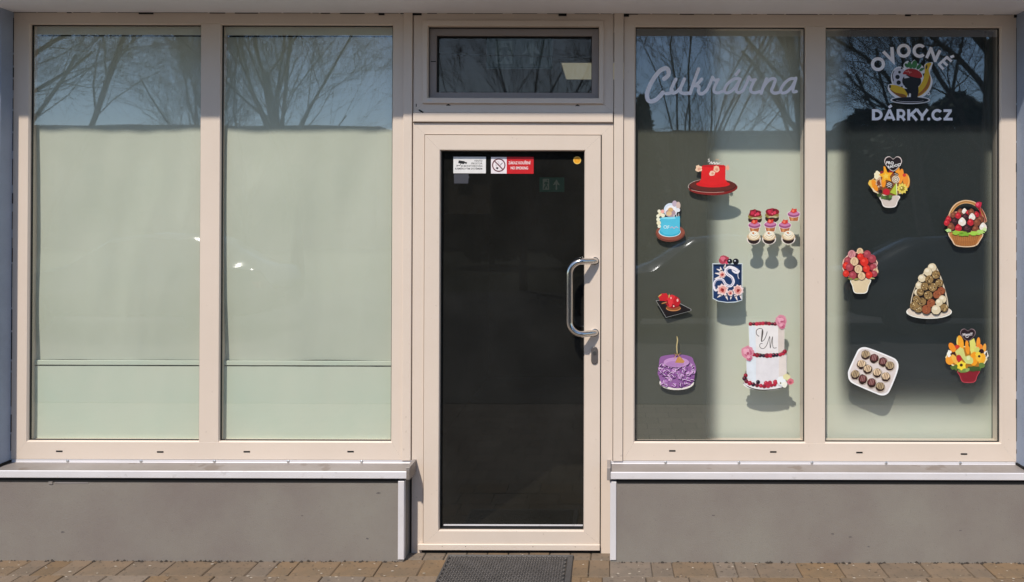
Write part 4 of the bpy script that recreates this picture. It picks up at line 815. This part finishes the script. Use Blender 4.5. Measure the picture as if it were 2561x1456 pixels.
sticker('fruit_bouquet_sticker', 'sticker of a fruit bouquet with brown heart tag in a red pot', 'sticker', F, (1990, 560), [
 ('pot', pot(1866, 2145, 700, 1915, 2100, 872, '#b5404c', '#7f1a26')),
 ('heart_tag', [('#8a7478', Po(heart(1998, 205, 218, 178))), ('#24141a', Po(heart(1998, 205, 202, 162))), ('#d9d2d4', Tx('MamiT', 1995, 198, 52, -4, .03)), ('#d9d2d4', St([(1960, 225), (1990, 240), (2010, 225)], 8))]),
 ('fruit', [('#e6d9a8', Bl(1985, 520, 292, 3, .07, 34, ry=170)), ('#a8701c', Bl(1985, 525, 275, 4, .07, 34, ry=156)),
   ('#e9a02c', El(1890, 320, 48, 110, -8)), ('#f0d06a', St([(1850, 240), (1845, 320), (1870, 380)], 16)), ('#e88a24', El(1775, 380, 42, 72, -30)), ('#c93a24', Bl(1850, 372, 32, 5, .15)), ('#e98f22', El(1990, 380, 30, 100, -6)), ('#2b1814', El(2035, 340, 30, 40)), ('#d3cf6a', Po([(2020, 290), (2085, 250), (2110, 330), (2105, 440), (2050, 490), (2030, 420)])), ('#e9912a', El(2145, 320, 28, 84, 4)), ('#e8832c', Bl(2160, 370, 44, 6, .15)), ('#e9a040', El(2230, 400, 26, 76, 8)), ('#c4c668', Bl(2130, 420, 46, 7, .15)), ('#2b1014', El(2190, 440, 36, 40)), ('#e3ded2', Bl(2255, 480, 34, 8, .25, ry=54)), ('#3a3020', Bl(2258, 480, 16, 9, .4, ry=34)), ('#e9962c', El(1745, 560, 62, 66)), ('#ede8dc', Bl(1735, 470, 34, 10, .25, ry=44)), ('#3a1a16', Bl(1790, 480, 38, 11, .2)), ('#eeb14a', El(1810, 550, 34, 78, -28)), ('#c9ca78', Po([(1815, 440), (1885, 375), (1935, 400), (1960, 500), (1990, 560), (1960, 590), (1900, 510), (1840, 490)])), ('#b5222c', El(1872, 535, 38, 52, -12)), ('#e9961e', El(2085, 540, 60, 100, 6)), ('#f0a62a', El(2195, 540, 52, 80, 14)), ('#e9b43a', El(2150, 520, 44, 56)), ('#c3cc7a', Bl(2010, 560, 64, 12, .2, 14)), ('#d6dba0', El(2005, 530, 26, 30)), ('#f0c83c', Bl(2140, 480, 38, 13, .2)), ('#3a201a', El(2158, 505, 18)), ('#f0cf3a', Bl(1905, 640, 66, 14, .18, 12, lobes=True)), ('#3a2018', El(1904, 630, 22))]),
 ('leaf', [('#4f6a2c', Bl(1830, 665, 66, 15, .3, ry=38)), ('#6f8a44', Bl(1930, 705, 84, 16, .25, ry=32)), ('#3c5226', Bl(2080, 680, 100, 17, .25, ry=36)), ('#8aa45c', Bl(1990, 700, 30, 18, .4, ry=24)), ('#5f7a3a', Bl(2190, 630, 44, 19, .3)), ('#f0cf3a', Bl(1905, 640, 60, 14, .18, 12, lobes=True)), ('#3a2018', El(1904, 630, 22))])])

# --- signs on the door
sg = empty('camera_notice_sign', I(716, 550), 'white notice with a black security camera on the dark door glass', 'sign')
print_part('panel', I, [('#dcdad8', Po([(494, 438), (938, 438), (938, 664), (494, 664)]))], sg)
print_part('camera_symbol', I, [('#141414', Po([(568, 488), (650, 500), (640, 540), (560, 525)])), ('#141414', Po([(645, 510), (680, 512), (676, 536), (645, 528)])), ('#141414', St([(598, 530), (582, 560), (545, 560)], 7, sm=False, cap='b')), ('#141414', St([(543, 548), (543, 574)], 7, sm=False, cap='b'))], sg, 1)
print_part('lettering', I, [('#2a2a2a', Tx(t, 890, yy, sz, 0, .012, sx, 'RIGHT')) for t, yy, sz, sx in (('TENTO', 496, 34, 1.0), ('PROSTOR', 531, 34, 1.0), ('JE MONITOROVÁN', 566, 34, 1.0), ('KAMEROVÝM SYSTÉMEM', 603, 34, 1.0))], sg, 2)
sg = empty('no_smoking_sign', I(1300, 550), 'red and white no smoking sign with crossed out cigarette on the door glass', 'sign')
print_part('panel', I, [('#e6dde0', Po([(1008, 440), (1222, 440), (1222, 666), (1008, 666)])), ('#c01018', Po([(1222, 438), (1590, 438), (1590, 668), (1222, 668)]))], sg)
print_part('cigarette_symbol', I, [('#1b1416', Po([(1090, 575), (1112, 590), (1096, 610), (1072, 594)])), ('#9a9498', St([(1130, 555), (1165, 520)], 14, sm=False, cap='b')), ('#9a9498', St([(1100, 500), (1118, 520), (1112, 540)], 5)), ('#55505a', St([(1075, 545), (1082, 570)], 5)), ('#5e1420', Rg(1114, 552, 84, 15)), ('#5e1420', St([(1054, 494), (1172, 612)], 15, sm=False, cap='b'))], sg, 2)
print_part('lettering', I, [('#f0dede', Tx('ZÁKAZ KOUŘENÍ', 1396, 522, 54, 0, .02, .70)), ('#f0dede', Tx('NO SMOKING', 1396, 592, 54, 0, .02, .70))], sg, 3)
tag(print_part('round_sticker', I, [('#f3c46a', El(2184, 482, 53, n=40)), ('#f0a524', El(2184, 482, 45, n=40)), ('#d88a14', Rg(2184, 482, 24, 6))], None)[0], 'round orange sticker in the top right corner of the door glass', 'sticker')
tag(print_part('tape_patch', I, [('#3f3f45', Po([(502, 676), (700, 672), (702, 702), (715, 716), (702, 730), (696, 803), (505, 803)]))], None)[0], 'small grey patch of tape below the camera notice on the door glass', 'tape')
# exit signs inside
def exit_sign(loc, w_, h_, lab, cg, cw, st, arrow):
    root = empty('exit_sign', loc, lab, 'exit sign')
    x0, y0, z0 = loc
    a = MB(); a.box(x0 - w_ / 2, x0 + w_ / 2, y0, y0 + 0.03, z0 - h_ / 2, z0 + h_ / 2, 0.003); a.build('housing', emis('exit_green', cg, st), root, org=loc)
    yy = y0 - 0.001; mb = MB()
    def Q(pts, k=0): mb.add([(x0 + u * w_, yy - k * .0003, z0 + v * h_) for u, v in pts], [tuple(range(len(pts)))])
    Q([(-.36, -.36), (-.10, -.36), (-.10, .40), (-.36, .40)])
    Q([(.16, -.36), (.22, -.36), (.22, .02), (.34, -.06), (.19, .36), (.04, -.06), (.16, .02)][::-1])
    mb.build('pictogram', emis('exit_white', cw, st), root, org=loc)
    mb = MB(); yy = y0 - 0.0022
    Q([(-.20, .34), (-.15, .34), (-.15, .24), (-.20, .24)]); Q([(-.27, .18), (-.17, .20), (-.19, -.04), (-.25, -.04)], 1); Q([(-.31, .10), (-.27, .18), (-.25, .14), (-.30, .02)], 2); Q([(-.17, .18), (-.12, .06), (-.14, .03), (-.19, .12)], 3)
    Q([(-.25, -.04), (-.20, -.04), (-.28, -.30), (-.34, -.30), (-.33, -.26)], 4); Q([(-.22, -.04), (-.18, -.04), (-.14, -.28), (-.18, -.28)], 5)
    mb.build('runner', emis('exit_green_dark', cg, st), root, org=loc)
    return root
e1 = W(1379, 462, -900)
exit_sign(tuple(e1), 62 * S * (D + 900) / D, 36 * S * (D + 900) / D, 'small dark green exit sign with running man and arrow seen through the door', (0.012, 0.07, 0.062), (0.16, 0.20, 0.195), 0.42, 1)
e2 = W(1297, 133, -150)
exit_sign(tuple(e2), 165 * S * (D + 150) / D, 75 * S * (D + 150) / D, 'large dim exit sign hanging behind the transom window above the door', (0.008, 0.022, 0.026), (0.04, 0.065, 0.07), 0.35, 1)

# ------------------------------------------------------------------ films and boards behind the glass
def sheet(name, l, r_, t, b, y, m, label, cat, group=None, amp=0.0, seed=0, kx=1.0, bow=0.0):
    nx, nz = 70, 90; vs = []; fs = []; x0, x1, z0, z1 = X(l), X(r_), Z(b), Z(t)
    for j in range(nz + 1):
        for i in range(nx + 1):
            x = x0 + (x1 - x0) * i / nx; z = z0 + (z1 - z0) * j / nz
            dy = amp * (noise.noise(Vector((x * 3.1 * kx, z * 0.9, seed))) + 0.35 * noise.noise(Vector((x * 9 * kx, z * 2.2, seed + 5)))) if amp else 0
            vs.append((x, y + max(dy, -0.004) - bow * (1 - (2 * j / nz - 1) ** 2), z))
    for j in range(nz):
        for i in range(nx):
            a = j * (nx + 1) + i; fs.append((a, a + 1, a + nx + 2, a + nx + 1))
    mb = MB(); mb.v = vs; mb.f = fs; mb.mi = [0] * len(fs)
    o = mb.build(name, m, None, smooth=True, org=((x0 + x1) / 2, y, z0)); return tag(o, label, cat, group)
FY = 0.045
G1 = 'films behind the left windows'
for (l, r_, nm, sd) in ((66, 512, 'left', 1), (544, 992, 'right', 2)):
    side = 'leftmost window' if nm == 'left' else 'window next to the door'
    sheet('window_film', l, r_, 87, 908, FY + 0.013, M['film'], 'tall pale green film covering most of the ' + side, 'window film', G1, 0.020, sd, 1.0, 0.016)
    sheet('window_film', l, r_, 922.5, 1120, FY, M['film_low'], 'low pale mint film across the bottom of the ' + side, 'window film', G1, 0.008, sd + 3)
    sheet('window_film', l, r_, 55, 85, FY, M['film'], 'narrow strip of film along the top of the ' + side, 'window film', G1, 0.0, sd)
    ra = MB(); ra.box(X(l), X(r_), FY - 0.002, FY + 0.004, Z(920.0), Z(908.0), 0.002)
    tag(ra.build('film_rail', M['film_low']), 'pale horizontal rail between the two films of the ' + side, 'rail')
    bx = MB(); bx.box(X(l), X(r_), 0.10, 0.102, Z(1120), Z(50)); tag(bx.build('backing_board', M['black']), 'black backing behind the film of the ' + side, 'board')
sheet('backing_board', 1572, 2516, 50, 1120, 0.116, M['board'], 'pale green board standing behind the stickered windows', 'board', None, 0.006, 9, 0.5)
q = MB(); q.box(X(1572), X(2516), 0.13, 0.135, Z(1130), Z(45)); q.box(X(1568), X(1572), GY + .02, 0.135, Z(1130), Z(45)); q.box(X(2516), X(2520), GY + .02, .135, Z(1130), Z(45)); q.box(X(1568), X(2520), GY + .03, .135, Z(1134), Z(1130)); q.box(X(1568), X(2520), GY + .03, .135, Z(50), Z(45))
q.build('display_case', M['board'], bld)
q = MB(); q.box(X(60), X(66), GY + .01, 0.1, Z(1130), Z(45)); q.build('display_case', M['room'], bld)
def feather_mat(name, col, l, r_, t, b, fl, frr, ft, fb_):
    """dark cloth, solid in the middle and fading to transparent at the feathered edges; object coords run from the lower left corner"""
    m = mat(name, col, 0.9, var=0.08, vscale=2); N = m.node_tree.nodes; L = m.node_tree.links
    b_ = N['Principled BSDF']; out = [n for n in N if n.type == 'OUTPUT_MATERIAL'][0]
    tc = N.new('ShaderNodeTexCoord'); sp = N.new('ShaderNodeSeparateXYZ'); L.new(tc.outputs['Object'], sp.inputs[0])
    wdt, hgt = (r_ - l) * S, (b - t) * S; prev = None
    for ax, lo, hi in (('X', 0, fl), ('X', wdt, -frr), ('Z', hgt, -ft), ('Z', 0, fb_)):
        if hi == 0: continue
        mr = N.new('ShaderNodeMapRange'); mr.interpolation_type = 'SMOOTHSTEP'
        mr.inputs[1].default_value = lo; mr.inputs[2].default_value = lo + hi * S
        if hi < 0: mr.inputs[1].default_value = lo + hi * S; mr.inputs[2].default_value = lo; mr.inputs[3].default_value = 1; mr.inputs[4].default_value = 0
        L.new(sp.outputs[ax], mr.inputs[0])
        if prev is None: prev = mr.outputs[0]
        else:
            mu = N.new('ShaderNodeMath'); mu.operation = 'MULTIPLY'; L.new(prev, mu.inputs[0]); L.new(mr.outputs[0], mu.inputs[1]); prev = mu.outputs[0]
    tr = N.new('ShaderNodeBsdfTransparent'); mx_ = N.new('ShaderNodeMixShader')
    L.new(prev, mx_.inputs[0]); L.new(tr.outputs[0], mx_.inputs[1]); L.new(b_.outputs[0], mx_.inputs[2]); L.new(mx_.outputs[0], out.inputs[0])
    return m
def backsheet(l, r_, t, b, y, m, label):
    mb = MB(); z0 = Z(b); mb.add([(X(l), y, z0), (X(r_), y, z0), (X(r_), y, Z(t)), (X(l), y, Z(t))], [(0, 1, 2, 3)])
    return tag(mb.build('dark_sheet', m, None, org=(X(l), y, z0)), label, 'backsheet')
backsheet(1574, 1812, 52, 1118, 0.043, feather_mat('olive_sheet', (0.082, 0.085, 0.066), 1574, 1812, 52, 1118, 0, 62, 0, 0), 'olive grey cloth behind the left part of the window with script lettering')
backsheet(2088, 2520, 52, 1050, 0.043, feather_mat('charcoal_sheet', (0.012, 0.019, 0.021), 2088, 2520, 52, 1050, 56, 62, 0, 125), 'charcoal cloth behind the fruit stickers in the far right window')

# ------------------------------------------------------------------ rubber door mat
mx0, mx1 = -0.800, -0.176; my1, my0 = -0.045, -0.50
mroot = empty('door_mat', ((mx0 + mx1) / 2, (my0 + my1) / 2, 0), 'grey rubber door mat with open ring pattern in front of the door', 'door mat')
b_ = MB(); bw = 0.035
def matbar(xa, xb, ya, yb):
    e = 0.006; vs = [(xa, ya, 0), (xb, ya, 0), (xb, yb, 0), (xa, yb, 0), (xa + e, ya + e, .011), (xb - e, ya + e, .011), (xb - e, yb - e, .011), (xa + e, yb - e, .011)]
    b_.add(vs, [(4, 5, 6, 7)] + [(i, (i + 1) % 4, 4 + (i + 1) % 4, 4 + i) for i in range(4)])
matbar(mx0, mx1, my0, my0 + 0.03); matbar(mx0, mx1, my1 - 0.014, my1); matbar(mx0, mx0 + 0.02, my0 + .02, my1 - .01); matbar(mx1 - bw, mx1, my0 + .02, my1 - .01)
b_.build('border', M['rubber'], mroot, org=wloc(mroot))
b_ = MB(); b_.box(mx0 + .02, mx1 - bw, my0 + .02, my1 - .01, 0.001, 0.003); b_.build('base', M['rubber'], mroot, org=wloc(mroot))
rg = MB(); y = my0 + 0.035; row = 0; sp = 0.0245
while y < my1 - 0.016:
    x = mx0 + 0.026 + (sp / 2 if row % 2 else 0)
    while x < mx1 - bw - 0.008:
        n = 8; vs = []
        for rr_, zz in ((0.0118, 0.003), (0.0105, 0.0115), (0.0065, 0.0115), (0.0060, 0.004)):
            for k in range(n): vs.append((x + rr_ * cos(2 * pi * k / n), y + rr_ * 0.8 * sin(2 * pi * k / n), zz))
        fs = [(q * n + k, q * n + (k + 1) % n, (q + 1) * n + (k + 1) % n, (q + 1) * n + k) for q in range(3) for k in range(n)]
        rg.add(vs, fs); rg.mi[-24:] = [0] * 8 + [1] * 8 + [0] * 8
        x += sp
    y += sp * 0.80; row += 1
ro = rg.build('ring_pattern', [M['rubber'], M['rubber_tip']], mroot, org=wloc(mroot)); ro['kind'] = 'stuff'

# ------------------------------------------------------------------ across the street: seen mirrored in the glass
def tree(seed, trunk_h, r0, lean, spread, levels, nlead, top, twig=1.0):
    R_ = random.Random(seed); mb = MB()
    def grow(p, d, ln, rad, lev):
        n = 5 if lev < 2 else (4 if lev < 4 else 3); sides = 7 if lev == 0 else (5 if lev < 2 else 3)
        pts = [p.copy()]; rads = [rad]; q = p.copy(); dd = d.copy()
        for i in range(n):
            j = 0.10 if lev == 0 else 0.20
            dd = (dd + Vector((R_.uniform(-j, j), R_.uniform(-j, j), R_.uniform(-j, j) + 0.05 * (lev > 0)))).normalized()
            q = q + dd * ln / n; pts.append(q.copy()); rads.append(rad * (1 - (0.45 if lev < 2 else 0.65) * (i + 1) / n))
        mb.tube(pts, rads, sides, cap=False)
        if lev >= levels: return
        cnt = [nlead, 6, 6, 5, 4, 3][lev]
        for k in range(cnt):
            t = R_.uniform(0.5 if lev == 0 else 0.18, 1.0) if lev else 0.45 + 0.55 * (k + .5) / cnt
            fi = t * n; i = min(n - 1, int(fi)); pp = pts[i].lerp(pts[i + 1], fi - i); rr = rads[i] * .50
            a = R_.uniform(0, 2 * pi) if lev else 2.4 * k + R_.uniform(-.3, .3)
            ax = (pts[i + 1] - pts[i]).normalized(); o = ax.orthogonal().normalized(); w_ = ax.cross(o)
            ang = R_.uniform(0.30, 0.85) * spread
            nd = (ax * cos(ang) + (o * cos(a) + w_ * sin(a)) * sin(ang)).normalized()
            grow(pp, nd, ln * R_.uniform(0.42, 0.72) if lev else top * R_.uniform(.6, 1), max(rr * R_.uniform(.5, .85), 0.0034 * twig), lev + 1)
    grow(Vector((0, 0, -0.1)), Vector((lean[0], lean[1], 1)).normalized(), trunk_h, r0, 0)
    return mb.mesh('trunk', M['bark'])
tm1 = tree(1, 6.0, 0.19, (0.02, 0), 1.05, 5, 11, 4.8)
tm2 = tree(2, 5.6, 0.27, (-0.10, 0.02), 1.0, 5, 11, 4.4)
tm3 = tree(8, 2.0, 0.10, (0.05, 0), 0.7, 4, 12, 4.6, 0.8)
tm4 = tree(5, 7.0, 0.24, (0.16, 0.0), 0.9, 5, 10, 4.0)
tm5 = tree(12, 9.5, 0.085, (0.50, 0.0), 0.8, 4, 12, 2.6)
GT = 'bare trees across the street'
def RX(px, L): return (px - VX) / D * (D * S + L)     # mirrored position across the street
def plant(me, px, L, label, sc=1.0, rz=0.0, name='bare_tree', cat='tree'):
    root = empty(name, (RX(px, L), -L, -0.05), label, cat, GT)
    o = bpy.data.objects.new('trunk', me); COL.objects.link(o); o.parent = root; o.scale = (sc,) * 3; o.rotation_euler.z = rz
    return root
plant(tm1, 750, 17, 'bare tree mirrored in the middle of the window next to the door', 1.0, 0.3)
plant(tm5, 40, 15, 'thin leaning bare tree mirrored in the leftmost window', 1.0, 0.0)
plant(tm1, 470, 30, 'distant bare tree mirrored between the two left windows', 1.1, 4.2)
plant(tm2, -60, 14, 'thick bare tree mirrored at the left edge of the leftmost window', 1.0, 2.6)
plant(tm3, 1310, 15, 'bushy bare sapling mirrored in the transom window', 1.2, 0.4)
plant(tm3, 1720, 16, 'many stemmed bare shrub mirrored under the script lettering', 1.35, 0.9)
plant(tm4, 2080, 15, 'bare tree mirrored behind the mullion of the right windows', 1.0, 3.6)
plant(tm2, 2480, 13, 'thick leaning bare tree mirrored beside the logo', 1.05, 0.15)
plant(tm2, 2330, 17, 'forked bare tree mirrored behind the logo emblem', 1.0, 0.9)
plant(tm3, 620, 21, 'low bare shrub mirrored left of the big tree', 1.3, 2.2)

def evergreen_mesh(seed, h, r0, cone=True, n=5200):
    R_ = random.Random(seed); mb = MB()
    for k in range(n):
        t = R_.random() ** 0.8
        z = 0.25 + t * (h - 0.25); rr = r0 * (1 - t) ** 0.8 + 0.05 if cone else r0 * sqrt(max(0.02, 1 - (2 * t - 0.85) ** 2 * 0.8))
        rr *= 0.8 + 0.35 * noise.noise(Vector((k % 7 * 3.1, z * 1.5, seed)))
        a = R_.uniform(0, 2 * pi); q = rr * R_.uniform(0.35, 1.0) ** 0.5
        p = Vector((q * cos(a), q * sin(a), z)); u = Vector((R_.uniform(-1, 1), R_.uniform(-1, 1), R_.uniform(-1, .3))).normalized(); v = u.orthogonal().normalized()
        s1, s2 = R_.uniform(.10, .24), R_.uniform(.05, .10)
        mb.add([p - u * s1 - v * s2 * .3, p + v * s2, p + u * s1, p - v * s2], [(0, 1, 2, 3)])
    return mb.mesh('crown', M['needle'])
ev1 = evergreen_mesh(1, 6.6, 1.3); ev2 = evergreen_mesh(2, 6.6, 2.3, False, 9000)
tk = MB(); tk.tube([(0, 0, -.1), (0, 0, 1.6), (0, 0, 4)], [.16, .12, .05], 8); tkm = tk.mesh('trunk', M['bark'])
def ever(px, L, me, sc, label):
    root = empty('evergreen_tree', (RX(px, L), -L, -0.05), label, 'tree', 'evergreen trees across the street')
    for m_, n_ in ((me, 'crown'), (tkm, 'trunk')):
        o = bpy.data.objects.new(n_, m_); COL.objects.link(o); o.parent = root; o.scale = sc; o.rotation_euler.z = px * .37
ever(1606, 22, ev1, (1, 1, .93), 'dark pointed conifer mirrored low in the window with script lettering')
for i, (px, L, k) in enumerate(((2160, 24, .9), (2270, 23, .95), (2390, 24, 1.0), (2500, 25, .93), (2620, 24, 1.0))):
    ever(px, L, ev2, (k, k, k), ['dark evergreen mirrored at the left edge of the logo window', 'dark evergreen mirrored below the logo lettering', 'dark evergreen mirrored under the leaning trunk', 'dark evergreen mirrored at the right edge of the logo window', 'dark evergreen beyond the right edge of the logo window'][i])
for i, (px, L, k) in enumerate(((1230, 26, .72), (1450, 25, .75))):
    ever(px, L, ev2, (k, k, k), ['dark evergreen mirrored left of the door', 'dark evergreen mirrored right of the door'][i])
def house(x0, x1, L, h, m, label, step):
    root = empty('house', ((x0 + x1) / 2, -L, -0.05), label, 'building', 'houses across the street'); org = wloc(root)
    a = MB(); a.box(x0, x1, -L - 9, -L, -0.05, h); a.build('wall', m, root, org=org)
    a = MB(); a.box(x0 - .3, x1 + .3, -L - 9.3, -L + .3, h, h + .28); a.build('roof', M['roof'], root, org=org)
    wm = None; x = x0 + 1.2
    while x < x1 - 2:
        for z in (1.0, 4.0):
            if z + 1.5 > h: continue
            if wm is None:
                q = MB(); q.box(0, 1.3, 0, 0.05, 0, 1.4); wm = q.mesh('window', M['house_glass'])
            o = bpy.data.objects.new('window', wm); COL.objects.link(o); o.parent = root; o.location = Vector((x, -L + .001, z)) - org
        x += step
house(-48, -15.1, 44, 7.62, M['houseA'], 'long brown flat roofed house mirrored in the leftmost window', 3.2)
house(-15.6, 4, 46.5, 7.6, M['houseB'], 'ochre flat roofed house mirrored next to the door', 3.0)
house(4.4, 38, 45, 7.5, M['houseA'], 'long brown flat roofed house mirrored in the right windows', 3.4)

# parked cars along the far side of the road, mirrored faintly in the lower glass
def car(xc, L, paint, label, flip=1):
    root = empty('parked_car', (xc, -L, -0.045), label, 'car', 'cars parked along the road'); org = wloc(root)
    st = [(0.0, .62, .38, .55, .55), (.12, .78, .25, .72, .72), (.9, .86, .22, .86, .88), (1.35, .88, .22, .92, 1.02), (1.95, .88, .22, .94, 1.40), (2.5, .88, .22, .95, 1.45), (3.2, .88, .22, .95, 1.40), (3.85, .86, .22, .95, 1.06), (4.25, .80, .26, .90, .92), (4.4, .66, .38, .66, .66)]
    mb = MB(); vs = []; fs = []
    sm = []
    for i in range(len(st) - 1):
        for k in range(3):
            t = k / 3; t = t * t * (3 - 2 * t) * .4 + t * .6; sm.append(tuple(a + (b - a) * t for a, b in zip(st[i], st[i + 1])))
    sm.append(st[-1])
    for (x, w_, zb_, zt_, zr) in sm:
        c_ = w_ * (0.80 if zr > zt_ + .05 else 0.97)
        for (yy, zz) in ((w_ * .92, zb_), (w_, zb_ + .15), (w_ * 1.01, (zb_ + zt_) / 2), (w_ * .97, zt_), (c_, max(zt_ + .01, zr - .10)), (c_ * .82, zr), (0, zr + .03), (-c_ * .82, zr), (-c_, max(zt_ + .01, zr - .10)), (-w_ * .97, zt_), (-w_ * 1.01, (zb_ + zt_) / 2), (-w_, zb_ + .15), (-w_ * .92, zb_)):
            vs.append((xc + flip * (x - 2.2), -L + yy, zz))
    n = 13
    for i in range(len(sm) - 1):
        for k in range(n): fs.append((i * n + k, i * n + (k + 1) % n, (i + 1) * n + (k + 1) % n, (i + 1) * n + k))
    fs += [tuple(range(n)), tuple(range((len(sm) - 1) * n, len(sm) * n))]
    mb.add(vs, fs); mb.build('body', paint, root, smooth=True, org=org)
    for pts in ([(1.45, .97), (1.98, 1.33), (2.42, 1.36), (2.42, .98)], [(2.5, .98), (2.5, 1.36), (3.15, 1.32), (3.7, 1.0)]):
        q = MB(); q.add([(xc + flip * (a - 2.2), -L + .885 - (b - .95) * .42 + .012, b) for a, b in pts], [(0, 1, 2, 3)]); q.build('side_window', M['house_glass'], root, org=org)
    for wx in (.85, 3.55):
        q = MB(); x = xc + flip * (wx - 2.2); q.tube([(x, -L + .70, .30), (x, -L + .905, .30)], .32, 24); w_ = q.build('wheel', M['gasket'], root, org=org)
        q = MB(); q.tube([(x, -L + .90, .30), (x, -L + .915, .30)], .17, 16); q.build('rim', M['roof'], w_, org=org)
    q = MB(); q.box(xc + flip * 2.0 - .1, xc + flip * 2.0 + .1, -L + .70, -L + .80, .66, .76); q.build('tail_light', M['house_red'], root, org=org)
M['house_red'] = mat('red_lens', (0.25, 0.02, 0.02), 0.3)
pA = mat('dark_blue_paint', (0.02, 0.025, 0.045), 0.15, metal=0.3); pB = mat('dark_grey_paint', (0.04, 0.04, 0.042), 0.15, metal=0.3)
car(1.5, 8.2, pA, 'dark blue parked car mirrored low in the window with the script lettering')
car(5.8, 8.3, pB, 'dark grey parked car mirrored low in the far right window', -1)
car(-7.4, 8.2, pB, 'dark grey parked car mirrored low in the leftmost window')
